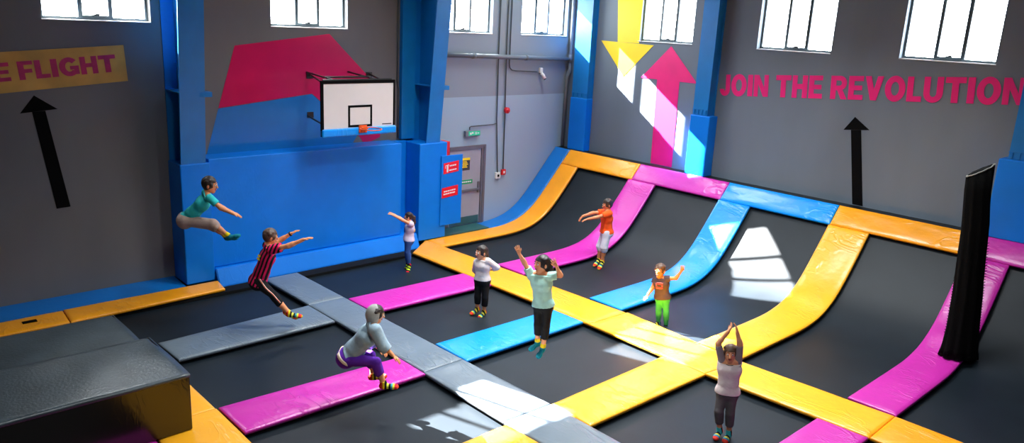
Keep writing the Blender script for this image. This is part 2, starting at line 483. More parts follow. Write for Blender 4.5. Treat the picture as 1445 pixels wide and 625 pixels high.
# ------------------------------------------------------------------ trampolines
BO = -0.115
def trampoline(x0, x1, y0, y1, label, group, curved=False):
    """bed plus the black frame that carries the pads (frame runs to the middle of the surrounding pads)"""
    cx, cy = (x0 + x1) / 2, (y0 + y1) / 2
    root = empty('trampoline', (cx, y0 if curved else cy, -0.5), label, 'trampoline', group)
    if curved:
        s0, s1 = s_of_y(y0), s_of_y(y1)
        def mp(x, s, o): 
            y, z = prof_at(s, o); return (x, y, z)
        nv = 60
    else:
        s0, s1 = y0, y1
        def mp(x, s, o): return (x, s, o)
        nv = 20
    mx, my0, my1 = 0.33, .30, .30
    if curved: my0, my1 = .42, .0
    nx = 16
    xs = np.linspace(x0 + .01, x1 - .01, nx); ss = np.linspace(s0 + .01, s1 - .01, nv)
    bm = NB()
    def sag(x, s):
        a = (x - x0) / (x1 - x0); c = (s - s0) / (s1 - s0)
        return -.015 * math.sin(math.pi * a) * math.sin(math.pi * c)
    g = [[bm.verts.new(mp(x, s, BO + sag(x, s))) for s in ss] for x in xs]
    g2 = [[bm.verts.new(mp(x, s, BO - .012 + sag(x, s))) for s in ss] for x in xs]
    for i in range(nx - 1):
        for j in range(nv - 1):
            bm.faces.new((g[i][j], g[i + 1][j], g[i + 1][j + 1], g[i][j + 1]))
            bm.faces.new((g2[i][j], g2[i][j + 1], g2[i + 1][j + 1], g2[i + 1][j]))
    for i in range(nx - 1):
        bm.faces.new((g[i][0], g2[i][0], g2[i + 1][0], g[i + 1][0])); bm.faces.new((g[i][-1], g[i + 1][-1], g2[i + 1][-1], g2[i][-1]))
    for j in range(nv - 1):
        bm.faces.new((g[0][j], g[0][j + 1], g2[0][j + 1], g2[0][j])); bm.faces.new((g[-1][j], g2[-1][j], g2[-1][j + 1], g[-1][j + 1]))
    bobj('bed', bm, BED, root, smooth=True)
    # frame: rails under the pads
    bm = NB()
    def rail(u0, u1, t0, t1):
        k = max(2, int((t1 - t0) / .12))
        ts = np.linspace(t0, t1, k)
        rings = []
        for t in ts:
            rings.append([bm.verts.new(mp(u0, t, BO + .002)), bm.verts.new(mp(u1, t, BO + .002)), bm.verts.new(mp(u1, t, -PT - .002)), bm.verts.new(mp(u0, t, -PT - .002))])
        for r0, r1 in zip(rings, rings[1:]):
            for q in range(4):
                bm.faces.new((r0[q], r0[(q + 1) % 4], r1[(q + 1) % 4], r1[q]))
        bm.faces.new(rings[0][::-1]); bm.faces.new(rings[-1])
    rail(x0 + .012, x0 + mx - .03, s0 + .012, s1 - .012)
    rail(x1 - mx + .03, x1 - .012, s0 + .012, s1 - .012)
    rail(x0 + mx - .03, x1 - mx + .03, s0 + .012, s0 + my0)
    if my1: rail(x0 + mx - .03, x1 - mx + .03, s1 - my1, s1 - .012)
    bobj('frame', bm, FRAME, root)
    for (lx, ly) in ((x0 + .1, s0 + .1), (x1 - .1, s0 + .1), (x0 + .1, s1 - .1), (x1 - .1, s1 - .1)):
        x, y, z = mp(lx, ly, BO - .012)
        bm = NB(); box(bm, x - .03, x + .03, y - .03, y + .03, -.6, z); bobj('leg', bm, FRAME, root)

    return root
XB = [-13.5, -11.12, -8.60, -6.10, -3.63, -1.1]
YA = [3.12, 6.63, 10.12]
tl = [['black trampoline under the boy in teal by the kerb', 'black trampoline between grey and magenta front pads', 'black trampoline with sun flecks beside the grey walkway', None, None],
      ['black trampoline in front of the blue dunk wall', 'black trampoline where the girl in white stands', 'black trampoline below the jumping woman in mint', 'black trampoline of the person raising both arms', 'black trampoline beyond the magenta side pad, bottom right corner'],
      ['curved black trampoline beside the door wall', 'curved black trampoline where the boy in orange stands', 'curved black trampoline with a bright sun patch', 'curved black trampoline between yellow and magenta wall pads', 'curved dark trampoline right of the black net column']]
for j, row in enumerate(tl):
    for i, l in enumerate(row):
        if l is None: continue
        if j < 2: trampoline(XB[i], XB[i + 1], YA[j], YA[j + 1] , l, 'flat trampolines')
        else: trampoline(XB[i], XB[i + 1], YA[2] + .01, 14.86, l, 'curved wall trampolines', True)
trampoline(XB[3], XB[4], YA[0], YA[1], 'black trampoline beyond the short yellow side pad', 'flat trampolines')
# bed left of the foam blocks (the dark ground the blocks stand on)
trampoline(-13.5, -8.70, -.6, 3.10, 'dark trampoline beneath the black foam blocks', 'flat trampolines')
# black ledge behind the curved wall
bm = NB(); box(bm, -14.34, -1.0, 15.125, 15.449, 1.66, 1.74, bev=.01)
tag(bobj('trim_1', bm, LEDGE), kind='structure')

# ------------------------------------------------------------------ foam blocks
def foam_block(x0, x1, y0, y1, z0, z1, label, skew=0):
    root = empty('foam_block', ((x0 + x1) / 2, (y0 + y1) / 2, z0), label, 'block', 'black foam blocks')
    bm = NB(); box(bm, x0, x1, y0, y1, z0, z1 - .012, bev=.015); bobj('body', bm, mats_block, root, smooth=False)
    bm = NB()
    # top cover with a soft, slightly wavy surface and a lip over the edges
    nx, ny = 40, 40
    X = np.linspace(x0 - .006, x1 + .006, nx); Y = np.linspace(y0 - .006, y1 + .006, ny)
    g = [[bm.verts.new((x, y, z1 + .006 * math.sin(x * 4 + 2 * math.sin(y * 3)) + (0 if 0 < i < nx - 1 and 0 < j < ny - 1 else -.012))) for j, y in enumerate(Y)] for i, x in enumerate(X)]
    for i in range(nx - 1):
        for j in range(ny - 1): bm.faces.new((g[i][j], g[i + 1][j], g[i + 1][j + 1], g[i][j + 1]))
    per = [g[i][0] for i in range(nx)] + [g[nx - 1][j] for j in range(1, ny)] + [g[i][ny - 1] for i in range(nx - 2, -1, -1)] + [g[0][j] for j in range(ny - 2, 0, -1)]
    low = [bm.verts.new((v.co.x, v.co.y, z1 - .05)) for v in per]
    for i in range(len(per)):
        k = (i + 1) % len(per); bm.faces.new((per[i], per[k], low[k], low[i]))
    bm.faces.new(low)
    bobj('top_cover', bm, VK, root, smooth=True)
    return root
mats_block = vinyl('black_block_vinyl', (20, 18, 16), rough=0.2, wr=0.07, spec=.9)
foam_block(-10.05, -8.68, -.3, 3.09, .008, .75, 'black foam block with glossy front face beside the yellow pad')
foam_block(-11.45, -10.08, -.3, 3.05, .008, .62, 'lower black foam block between the kerb and the taller block')

# ------------------------------------------------------------------ dunk wall and blue boxes
def panel_box(name, x0, x1, y0, y1, z0, z1, m, label, cat, bev=.02):
    bm = NB(); box(bm, x0, x1, y0, y1, z0, z1, bev=bev)
    return tag(bobj(name, bm, m, origin=((x0 + x1) / 2, (y0 + y1) / 2, z0)), label, cat)
panel_box('column_pad', XW + .003, -13.76, 4.95, 5.48, .0, 2.24, VW, 'blue padded box around the foot of the left column', 'pad')
panel_box('dunk_wall', XW + .003, -13.84, 5.49, 9.74, .22, 2.29, VW, 'large blue padded wall below the basketball backboard', 'wall pad')
panel_box('corner_pad', XW + .003, -14.24, 9.745, 10.145, .0, 2.27, VW, 'narrow blue pad in the gap behind the yellow ball', 'pad')
bm = NB()
prism(bm, [(-14.3, 5.495, -.45), (-13.60, 5.495, -.45), (-13.60, 5.495, -.10), (-13.75, 5.495, .215), (-14.3, 5.495, .215)], (0, 4.62, 0))
bmesh.ops.bevel(bm, geom=list(bm.edges), offset=.015, segments=2, affect='EDGES')
tag(bobj('base_pad', bm, VW), 'sloping blue base pad at the foot of the dunk wall', 'pad')
panel_box('column_pad', XW + .003, -13.73, 10.15, 10.92, .012, 2.25, VW, 'blue padded box around the foot of the middle column', 'pad')
panel_box('partition_board', -13.728, -13.70, 10.74, 11.36, .30, 1.94, VW, 'thin blue board with two red signs beside the grey door', 'board', bev=.006)
panel_box('fire_hose_cabinet', -14.05, -13.81, 10.94, 11.06, .7, 2.24, RED, 'narrow red cabinet edge behind the blue board', 'cabinet', bev=.01)

# red signs (on the blue box)
def sign(x, yc, zc, w, h, kind, label):
    root = empty('fire_sign', (x, yc, zc), label, 'sign', 'red signs on the blue box')
    bm = NB(); t = .02
    prism(bm, [(x, yc - w / 2, zc - h / 2 - t), (x, yc + w / 2, zc - h / 2 + t), (x, yc + w / 2, zc + h / 2 + t), (x, yc - w / 2, zc + h / 2 - t)], (.006, 0, 0))
    bobj('plate', bm, REDS, root)
    bm = NB(); x2 = x + .0062
    def r(y0, y1, z0, z1):
        prism(bm, [(x2, yc + y0, zc + z0 + t * 2 * y0 / w), (x2, yc + y1, zc + z0 + t * 2 * y1 / w), (x2, yc + y1, zc + z1 + t * 2 * y1 / w), (x2, yc + y0, zc + z1 + t * 2 * y0 / w)], (.002, 0, 0))
    if kind:
        # extinguisher pictogram with hose, then two lines of small print
        r(-.13, -.085, -.095, .05); r(-.12, -.095, .05, .075); r(-.17, -.12, .055, .072); r(-.175, -.16, .0, .06); r(-.095, -.07, .06, .08)
        y = -.05
        for wd in (.045, .03, .05, .04): r(y, y + wd, .025, .055); y += wd + .008
        y = -.06
        for wd in (.06, .035, .045, .05): r(y, y + wd, -.075, -.048); y += wd + .008
    else:
        y = -.18
        for wd in (.05, .04, .06, .03, .06, .05): r(y, y + wd, .012, .042); y += wd + .01
        y = -.19
        for wd in (.07, .04, .05, .06, .08): r(y, y + wd, -.05, -.02); y += wd + .01
    bobj('print', bm, WHITE, root)
sign(-13.6995, 11.02, 1.66, .44, .25, True, 'red fire sign with white extinguisher picture, upper of two')
sign(-13.6995, 11.00, 1.09, .47, .24, False, 'red sign with two white text lines, lower of two')
# the thin board ends here; move sign backing: board continues the box front
# ------------------------------------------------------------------ columns
def left_column(y0, y1, zf, label):
    root = empty('steel_column', (XW, (y0 + y1) / 2, zf), label, 'column', 'blue steel columns of the left wall', kind='thing')
    d0, d1 = .57, .83       # depth at the foot and higher up (tapered frame)
    def xf(z): return XW + d0 + (d1 - d0) * (z - 2.3) / 2.7
    zt = ZC - .02
    bm = NB(); box(bm, XW + .003, XW + .03, y0, y1, zf, zt); bobj('back_flange', bm, STEEL, root)
    bm = NB(); ym = (y0 + y1) / 2
    prism(bm, [(XW + .03, ym - .008, zf), (xf(zf) - .03, ym - .008, zf), (xf(zt) - .03, ym - .008, zt), (XW + .03, ym - .008, zt)], (0, .016, 0)); bobj('web', bm, STEEL, root)
    bm = NB(); prism(bm, [(xf(zf) - .03, y0, zf), (xf(zf), y0, zf), (xf(zt), y0, zt), (xf(zt) - .03, y0, zt)], (0, y1 - y0, 0)); bobj('front_flange', bm, STEEL, root)
    bm = NB(); zz = 3.5
    box(bm, XW + .03, xf(zz) - .03, y0 + .004, ym - .008, zz, zz + .02); box(bm, XW + .03, xf(zz) - .03, ym + .008, y1 - .004, zz, zz + .02)
    prism(bm, [(xf(zz), y1 - .1, zz + .02), (xf(zz) - .2, y1, zz + .02), (xf(zz) - .2, y1 + .12, zz + .02), (xf(zz) + .02, y1 + .12, zz + .02)], (0, 0, -.09))
    bobj('stiffener', bm, STEEL, root)
    return root
left_column(4.98, 5.42, 2.242, 'blue steel column between first window and dunk wall')
left_column(10.36, 10.74, 2.252, 'blue steel column right of the basketball backboard')
bm = NB(); box(bm, XW + .003, XW + .12, 10.0, 10.35, 2.3, ZC - .02, bev=.008)
tag(bobj('steel_channel', bm, STEEL), 'flat blue steel channel on the wall beside the middle column', 'column', kind='thing')
def back_column(x0, x1, yf, zf, cx0, cx1, cyf, l1, l2, gz0=1.742):
    root = empty('steel_column', ((x0 + x1) / 2, YB, zf), l1, 'column', 'blue steel columns of the back wall', kind='thing')
    zt = ZC - .02; t = .028
    bm = NB(); box(bm, x0, x1, yf, yf + t, zf, zt); bobj('front_flange', bm, STEEL, root)
    bm = NB(); box(bm, x0, x1, YB - .03, YB - .003, zf, zt); bobj('back_flange', bm, STEEL, root)
    bm = NB(); xm = x1 - .03; box(bm, xm - .012, xm + .012, yf + t, YB - .03, zf, zt); bobj('web', bm, STEEL, root)
    bm = NB()
    for k in range(4): box(bm, x0 + .03 + k * (x1 - x0 - .1) / 3, x0 + .06 + k * (x1 - x0 - .1) / 3, yf - .02, yf, zf + .02, zf + .12)
    box(bm, x0 - .01, x1 + .01, yf - .015, yf, zf + .12, zf + .135)
    bobj('stiffener', bm, STEEL, root)
    panel_box('column_pad', cx0, cx1, cyf, YB - .003, gz0, zf - .002, VW, l2, 'pad')
back_column(-13.95, -13.42, 15.22, 3.12, -13.98, -13.40, 15.2, 'blue steel column in the corner beside the grey pipe', 'blue padded box at the foot of the corner column')
back_column(-10.13, -9.74, 15.16, 3.12, -10.16, -9.64, 15.12, 'blue steel column left of the JOIN lettering', 'blue padded box right of the pink arrow, partly sunlit')
back_column(-3.74, -3.30, 15.16, 3.12, -3.86, -3.2, 15.1, 'blue steel column at the end of the REVOLUTION lettering', 'blue padded box behind the magenta top pad')

# ------------------------------------------------------------------ door
root = empty('door_1', (XW, 12.0, 0.0), kind='structure')
bm = NB(); x = XW + .002
box(bm, x, x + .05, 11.42, 12.60, 1.90, 1.99); box(bm, x, x + .05, 12.46, 12.60, 0, 1.90); box(bm, x, x + .05, 11.36, 11.46, 0, 1.99)
box(bm, x + .05, x + .065, 12.52, 12.545, 0, 1.95)
bobj('door_frame', bm, DFRAME, root)
bm = NB(); box(bm, x, x + .03, 11.47, 12.45, .02, 1.895); dl = bobj('door_leaf', bm, DOORM, root)
bm = NB(); box(bm, x + .031, x + .036, 11.50, 12.43, .03, .22); bobj('kick_plate', bm, DGREEN, dl)
bm = NB(); box(bm, x + .05, x + .085, 11.52, 12.42, .86, .92, bev=.01); box(bm, x + .031, x + .07, 12.36, 12.42, .80, 1.08, bev=.01); box(bm, x + .031, x + .06, 11.52, 11.58, .82, .97)
bobj('panic_bar', bm, DFRAME, dl)
# door notices
r_ = empty('warning_notice', (x + .031, 11.97, 1.55), 'black and yellow notice on the grey door', 'sign')
bm = NB(); box(bm, x + .031, x + .034, 11.83, 12.10, 1.39, 1.64); bobj('sheet', bm, mat('dark_notice', (52, 56, 60), rough=.5), r_)
bm = NB(); box(bm, x + .0342, x + .036, 11.83, 12.10, 1.64, 1.70)
for k in range(5): box(bm, x + .0342, x + .036, 11.86 + .01 * (k % 2), 12.0 + .02 * (k % 3), 1.60 - k * .035, 1.62 - k * .035)
bobj('print', bm, YEL, r_)
r_ = empty('exit_notice', (x + .031, 12.02, 1.1), 'small green notice on the grey door above the push bar', 'sign')
bm = NB(); box(bm, x + .031, x + .034, 11.83, 12.20, 1.05, 1.15); bobj('sheet', bm, GREEN, r_)
bm = NB(); y = 11.86
for wd in (.05, .04, .06, .05, .05): box(bm, x + .0342, x + .036, y, y + wd, 1.085, 1.115); y += wd + .012
bobj('print', bm, WHITE, r_)

# ------------------------------------------------------------------ services on the door wall
def pipe(name, pts, r, m, label, cat='pipe'):
    bm = NB(); tube(bm, pts, r, 10); return tag(bobj(name, bm, m, smooth=True), label, cat)
xp = XW + .03
bm_label = 'thin conduit'
pipe('conduit', [(xp, 12.90, 8.5), (xp, 12.90, 4.2), (xp, 12.93, 2.6), (xp, 13.03, 1.24)], .014, DGREY, 'vertical grey conduit ending at the white switch box', 'conduit')
pipe('conduit', [(xp, 13.16, 8.5), (xp, 13.16, 4.2), (xp, 13.20, 2.6), (xp, 13.22, 1.29)], .014, DGREY, 'vertical grey conduit ending at the red call point', 'conduit')
pipe('conduit', [(xp, 13.27, 8.5), (xp, 13.27, 3.95), (xp, 13.29, 3.86), (xp, 13.36, 3.80), (xp, 13.5, 3.78), (xp, 14.24, 3.75)], .014, DGREY, 'conduit bending sideways to the white security camera', 'conduit')
pipe('conduit', [(xp, 12.91, 2.49), (xp, 12.80, 2.47), (xp, 12.10, 2.46), (xp, 12.06, 2.44), (xp, 12.06, 2.38)], .012, DGREY, 'short conduit running from vertical pipe to exit light', 'conduit')
r_ = empty('drain_pipe', (XW + .09, 13.3, 4.12), 'thick horizontal grey pipe crossing the door wall', 'pipe')
bm = NB(); tube(bm, [(XW + .09, 10.76, 4.17), (XW + .09, 15.36, 4.07)], .055, 14); bobj('tube', bm, GREYM, r_, smooth=True)
bm = NB()
for y in (12.0, 13.75): tube(bm, [(XW + .09, y, 4.17 - (y - 10.76) * .0217), (XW + .09, y + .1, 4.17 - (y + .1 - 10.76) * .0217)], .066, 14)
bobj('coupling', bm, GREYM, r_, smooth=True)
r_ = empty('down_pipe', (XW + .1, 15.38, 1.75), 'vertical grey pipe in the corner of door wall', 'pipe')
bm = NB(); tube(bm, [(XW + .1, 15.39, 8.5), (XW + .1, 15.39, 3.95), (XW + .12, 15.38, 3.80), (XW + .07, 15.34, 3.62), (XW + .07, 15.33, 1.78)], .05, 12); bobj('tube', bm, GREYM, r_, smooth=True)
bm = NB(); tube(bm, [(XW + .1, 15.385, 4.2), (XW + .1, 15.385, 3.98)], .062, 12); bobj('coupling', bm, GREYM, r_, smooth=True)
pipe('conduit', [(xp, 10.0 - .06, 8.5), (xp, 9.94, 3.6), (xp + .01, 9.97, 3.4), (xp + .01, 10.0 - .04, 2.32)], .02, DGREY, 'dark conduit between crimson wall panel and middle column', 'conduit')
# security camera
r_ = empty('security_camera', (XW, 14.35, 3.75), 'white security camera on the upper door wall', 'camera')
bm = NB(); box(bm, XW + .002, XW + .08, 14.32, 14.42, 3.72, 3.85, bev=.015); bobj('mount', bm, WHITE, r_)
bm = NB(); tube(bm, [(XW + .07, 14.37, 3.72), (XW + .11, 14.40, 3.66), (XW + .15, 14.43, 3.58)], [.035, .045, .042], 12); bobj('housing', bm, WHITE, r_, smooth=True)
bm = NB(); tube(bm, [(XW + .152, 14.431, 3.576), (XW + .158, 14.434, 3.566)], .034, 12); bobj('lens', bm, BLACK, r_)
# fire alarm parts
r_ = empty('fire_alarm_sounder', (XW, 13.2, 2.81), 'round red alarm sounder halfway down the conduit', 'alarm')
bm = NB(); tube(bm, [(XW + .045, 13.21, 2.81), (XW + .12, 13.21, 2.81)], .075, 16); bobj('body', bm, RED, r_)
bm = NB(); tube(bm, [(XW + .12, 13.21, 2.81), (XW + .145, 13.21, 2.81)], [.055, .03], 16); bobj('horn', bm, RED, r_)
r_ = empty('call_point', (XW, 13.22, 1.24), 'small red fire call point on the door wall', 'alarm')
bm = NB(); box(bm, XW + .002, XW + .06, 13.16, 13.30, 1.16, 1.30, bev=.008); bobj('body', bm, RED, r_)
bm = NB(); box(bm, XW + .061, XW + .066, 13.20, 13.26, 1.20, 1.26); bobj('glass_pane', bm, WHITE, r_)
r_ = empty('switch_box', (XW, 13.03, 1.17), 'white switch box with black centre on the door wall', 'switch')
bm = NB(); box(bm, XW + .002, XW + .06, 12.96, 13.11, 1.08, 1.24, bev=.008); bobj('body', bm, WHITE, r_)
bm = NB(); box(bm, XW + .061, XW + .075, 13.005, 13.065, 1.13, 1.19, bev=.004); bobj('button', bm, BLACK, r_)
# exit light
r_ = empty('exit_light', (XW, 12.12, 2.3), 'green emergency exit light above the grey door', 'exit light')
bm = NB(); box(bm, XW + .002, XW + .09, 11.90, 12.36, 2.23, 2.36, bev=.01); bobj('housing', bm, GREYM, r_)
em, nt, p = new_mat('exit_green_light'); p.inputs['Base Color'].default_value = (*lin((0, 170, 120)), 1)
p.inputs['Emission Color'].default_value = (*lin((20, 190, 140)), 1); p.inputs['Emission Strength'].default_value = .35
bm = NB(); box(bm, XW + .091, XW + .095, 11.98, 12.34, 2.245, 2.35); bobj('panel', bm, em, r_)
bm = NB()
for a, c, e, f in ((12.02, 12.07, 2.27, 2.32), (12.08, 12.13, 2.29, 2.33), (12.18, 12.20, 2.27, 2.33), (12.22, 12.24, 2.27, 2.33), (12.26, 12.31, 2.29, 2.31)): box(bm, XW + .0952, XW + .097, a, c, e, f)
bobj('symbol', bm, WHITE, r_)
# sensor box on back wall
r_ = empty('wall_sensor', (-3.98, YB, 2.02), 'tiny white sensor box on the wall behind the net column', 'sensor')
bm = NB(); box(bm, -4.02, -3.94, YB - .05, YB - .002, 1.95, 2.09, bev=.006); bobj('body', bm, WHITE, r_)
bm = NB(); box(bm, -4.0, -3.96, YB - .056, YB - .05, 1.98, 2.02); bobj('grille', bm, DGREY, r_)

# ------------------------------------------------------------------ painted graphics
def wl(y, z, d=.004): return (XW + d, y, z)
def wb(x, z, d=.004): return (x, YB - d, z)
def paint(name, polys, m, label, cat, where, d=.002, t=.003):
    bm = NB()
    for i, pl in enumerate(polys):
        d += .0006
        if where == 'l': prism(bm, [wl(a, c, d) for a, c in pl], (t, 0, 0))
        else: prism(bm, [wb(a, c, d) for a, c in pl], (0, -t, 0))
    return tag(bobj(name, bm, m), label, cat)
paint('painted_shape', [[(6.29, 4.29), (8.28, 4.55), (9.57, 3.35), (9.51, 2.37), (9.12, 2.23), (8.95, 2.45), (7.87, 3.36), (5.93, 3.14)]], CRIM, 'crimson angular shape painted above the dunk wall', 'wall painting', 'l')
paint('painted_shape', [[(5.925, 3.13), (7.86, 3.35), (8.94, 2.45), (8.80, 2.26), (5.66, 2.26)]], PBLUE, 'blue angular shape painted below the crimson shape', 'wall painting', 'l')
def arrow(tip, b0, b1, s0, s1, e0, e1): return [[b0, tip, b1], [s0, s1, e1, e0]]
paint('painted_arrow', arrow((2.94, 3.46), (2.72, 3.18), (3.26, 3.23), (2.89, 3.195), (3.08, 3.21), (3.10, 1.57), (3.31, 1.58)), BLACK, 'black arrow painted below the FLIGHT sign', 'arrow', 'l')
paint('painted_arrow', arrow((-6.56, 3.48), (-6.75, 3.20), (-6.24, 3.26), (-6.60, 3.215), (-6.40, 3.24), (-6.34, 1.755), (-6.13, 1.755)), BLACK, 'black arrow painted below the REVOLUTION lettering', 'arrow', 'b')
paint('painted_arrow', [[(-11.91, 3.82 - .03), (-10.28, 3.79), (-11.10, 4.59)], [(-11.42, 3.80), (-10.77, 3.79), (-10.75, 1.755), (-11.38, 1.755)]], PINK, 'pink arrow pointing up on the back wall', 'arrow', 'b', d=.004)
paint('painted_arrow', [[(-13.27, 4.61), (-11.61, 4.58), (-12.46, 3.77)], [(-12.73, 4.60), (-12.06, 4.60), (-12.03, 6.9), (-12.95, 6.9)]], YEL, 'yellow arrow pointing down beside the back window', 'arrow', 'b')

# block lettering ------------------------------------------------
def rect(x0, y0, x1, y1): return [(x0, y0), (x1, y0), (x1, y1), (x0, y1)]
def ring(cx, cy, rx, ry, ix, iy, a0, a1, n=14):
    out = []
    for k in range(n):
        t0, t1 = math.radians(a0 + (a1 - a0) * k / n), math.radians(a0 + (a1 - a0) * (k + 1) / n)
        out.append([(cx + rx * math.cos(t0), cy + ry * math.sin(t0)), (cx + rx * math.cos(t1), cy + ry * math.sin(t1)), (cx + ix * math.cos(t1), cy + iy * math.sin(t1)), (cx + ix * math.cos(t0), cy + iy * math.sin(t0))])
    return out
W = .25
LET = {
 'I': (.27, [rect(0, 0, .27, 1)]),
 'T': (.78, [rect(.26, 0, .52, .78), rect(0, .77, .78, 1)]),
 'H': (.76, [rect(0, 0, W, 1), rect(.51, 0, .76, 1), rect(W, .39, .51, .62)]),
 'E': (.66, [rect(0, 0, W, 1), rect(W, 0, .66, .21), rect(W, .40, .61, .60), rect(W, .79, .66, 1)]),
 'F': (.62, [rect(0, 0, W, 1), rect(W, .36, .57, .57), rect(W, .79, .62, 1)]),
 'L': (.60, [rect(0, 0, W, 1), rect(W, 0, .60, .22)]),
 'N': (.78, [rect(0, 0, .23, 1), rect(.55, 0, .78, 1), [(.02, 1), (.26, 1), (.76, 0), (.52, 0)]]),
 'V': (.80, [[(0, 1), (.26, 1), (.53, 0), (.27, 0)], [(.54, 1), (.80, 1), (.53, 0), (.29, 0)]]),
 'J': (.58, [rect(.33, .30, .58, 1)] + ring(.29, .31, .29, .33, .04, .10, 180, 360)),
 'O': (.86, ring(.43, .5, .43, .53, .17, .28, 0, 360, 28)),
 'U': (.76, [rect(0, .34, .25, 1), rect(.51, .34, .76, 1)] + ring(.38, .36, .38, .38, .13, .15, 180, 360)),
 'R': (.76, [rect(0, 0, W, 1), rect(W, .80, .44, 1), rect(W, .38, .44, .58)] + ring(.42, .69, .32, .31, .09, .11, -90, 90) + [[(.30, .42), (.54, .44), (.78, 0), (.50, 0)]]),
 'G': (.84, ring(.43, .5, .43, .53, .17, .27, 40, 320, 22) + [rect(.46, .34, .84, .54), rect(.62, .06, .84, .40)]),
}
def lettering(text, p0, p1, h0, h1, where, m, d, gap=.07, space=.32, xs=1.0):
    """text along the line p0->p1 with cap height h0 -> h1"""
    tot = sum((space if c == ' ' else LET[c][0] + gap) for c in text) - gap
    p0, p1 = np.array(p0, float), np.array(p1, float)
    u = (p1 - p0); L = np.linalg.norm(u); u /= L
    up = np.array([-u[1], u[0]])
    if where == 'l': up = np.array([-u[1], u[0]])
    bm = NB(); cur = 0
    for c in text:
        if c == ' ': cur += space; continue
        w, polys = LET[c]
        for pl in polys:
            P = []; d += .00006
            for (a, b2) in pl:
                f = (cur + a) / tot
                q = p0 + u * L * f + up * (h0 + (h1 - h0) * f) * b2
                P.append(q)
            if where == 'l': prism(bm, [(XW + d, q[0], q[1]) for q in P], (.003, 0, 0))
            else: prism(bm, [(q[0], YB - d, q[1]) for q in P], (0, -.003, 0))
        cur += w + gap
    return bm
tag(bobj('wall_lettering', lettering('JOIN THE REVOLUTION', (-9.66, 3.59), (-3.74, 4.02), .46, .46, 'b', PINK, .002), PINK), 'crimson JOIN THE REVOLUTION lettering painted on the back wall', 'lettering')
root = empty('sign_board', (XW, 3.2, 3.6), 'plywood sign board reading FLIGHT in crimson letters', 'sign')
bm = NB(); prism(bm, [(XW + .002, 1.9, 3.45), (XW + .002, 4.37, 3.67), (XW + .002, 4.34, 4.27), (XW + .002, 1.9, 4.09)], (.018, 0, 0)); bobj('board', bm, PLY, root)
bobj('lettering', lettering('E FLIGHT', (2.43, 3.675), (4.21, 3.83), .29, .285, 'l', CRIM, .0205, space=.26), mat('worn_crimson_paint', (178, 24, 92), rough=.6, vary=.2, vscale=9), root)

# ------------------------------------------------------------------ backboard
xb = -13.2
root = empty('basketball_backboard', (XW, 8.25, 3.17), 'white basketball backboard mounted above the blue dunk wall', 'backboard')
bm = NB(); box(bm, xb - .03, xb, 7.47, 9.06, 2.70, 3.70); bobj('board', bm, BOARDW, root)
bm = NB(); t = .05
box(bm, xb - .04, xb + .006, 7.43, 9.10, 3.66, 3.72); box(bm, xb - .04, xb + .006, 7.43, 7.43 + t, 2.66, 3.66); box(bm, xb - .04, xb + .006, 9.10 - .03, 9.10, 2.66, 3.66)
bobj('edge_frame', bm, BLACK, root)
bm = NB(); y0, y1, z0, z1 = 8.01, 8.56, 2.81, 3.24; t = .045
for q in ((y0, y1, z1 - t, z1), (y0, y1, z0, z0 + t), (y0, y0 + t, z0 + t, z1 - t), (y1 - t, y1, z0 + t, z1 - t)): box(bm, xb + .001, xb + .004, *q)
bobj('target_square', bm, BLACK, root)
bm = NB()
for k in range(7): box(bm, xb + .001, xb + .004, 8.80 + k * .032, 8.825 + k * .032, 2.83, 2.85)
bobj('maker_mark', bm, BLACK, root)
bm = NB(); box(bm, xb - .06, xb + .045, 7.43, 9.12, 2.645, 2.80, bev=.03); bobj('bottom_pad', bm, VB, root)
bm = NB(); rc = Vector((xb + .045 + .10 + .2, 8.31, 2.81))
pts = [rc + Vector((.21 * math.cos(a), .21 * math.sin(a), 0)) for a in np.linspace(0, 2 * math.pi, 33)]
tube(bm, pts, .011, 8, caps=False)
hoop = bobj('rim', bm, ORANGE, root, smooth=True)
bm = NB(); box(bm, xb + .046, xb + .07, 8.22, 8.40, 2.70, 2.85, bev=.004); box(bm, xb + .07, xb + .15, 8.25, 8.37, 2.78, 2.82)
prism(bm, [(xb + .07, 8.26, 2.72), (xb + .07, 8.26, 2.78), (xb + .14, 8.26, 2.795)], (0, .1, 0))
bobj('bracket', bm, ORANGE, hoop)
bm = NB()
for (y, z) in ((7.55, 3.64), (8.95, 3.64), (7.55, 2.85), (8.95, 2.85)):
    bm = NB(); tube(bm, [(XW + .01, y + (.28 if z > 3 else .22), z + (.10 if z > 3 else .06)), (xb - .04, y, z)], .018, 8); ar = bobj('mounting_arm', bm, DARKM, root)
    bm = NB(); box(bm, XW + .002, XW + .02, y + .2, y + .34, z + .02, z + .14); bobj('wall_plate', bm, DARKM, ar)
for q in ([(xb - .06, 7.5, 3.725), (xb - .06, 9.05, 3.725)], [(xb - .35, 7.7, 3.755), (xb - .35, 8.75, 3.755)]):
    bm = NB(); tube(bm, q, .02, 8); bobj('cross_bar', bm, DARKM, root)
for y in (7.75, 8.7):
    bm = NB(); tube(bm, [(xb - .05, y, 3.72), (XW + .02, y, 3.79)], .018, 8); bobj('stay', bm, DARKM, root)

# ------------------------------------------------------------------ net column and ball
root = empty('net_column', (-3.46, 13.35, .1), 'tall black gathered safety net standing on the magenta wall pad', 'net')
bm = NB()
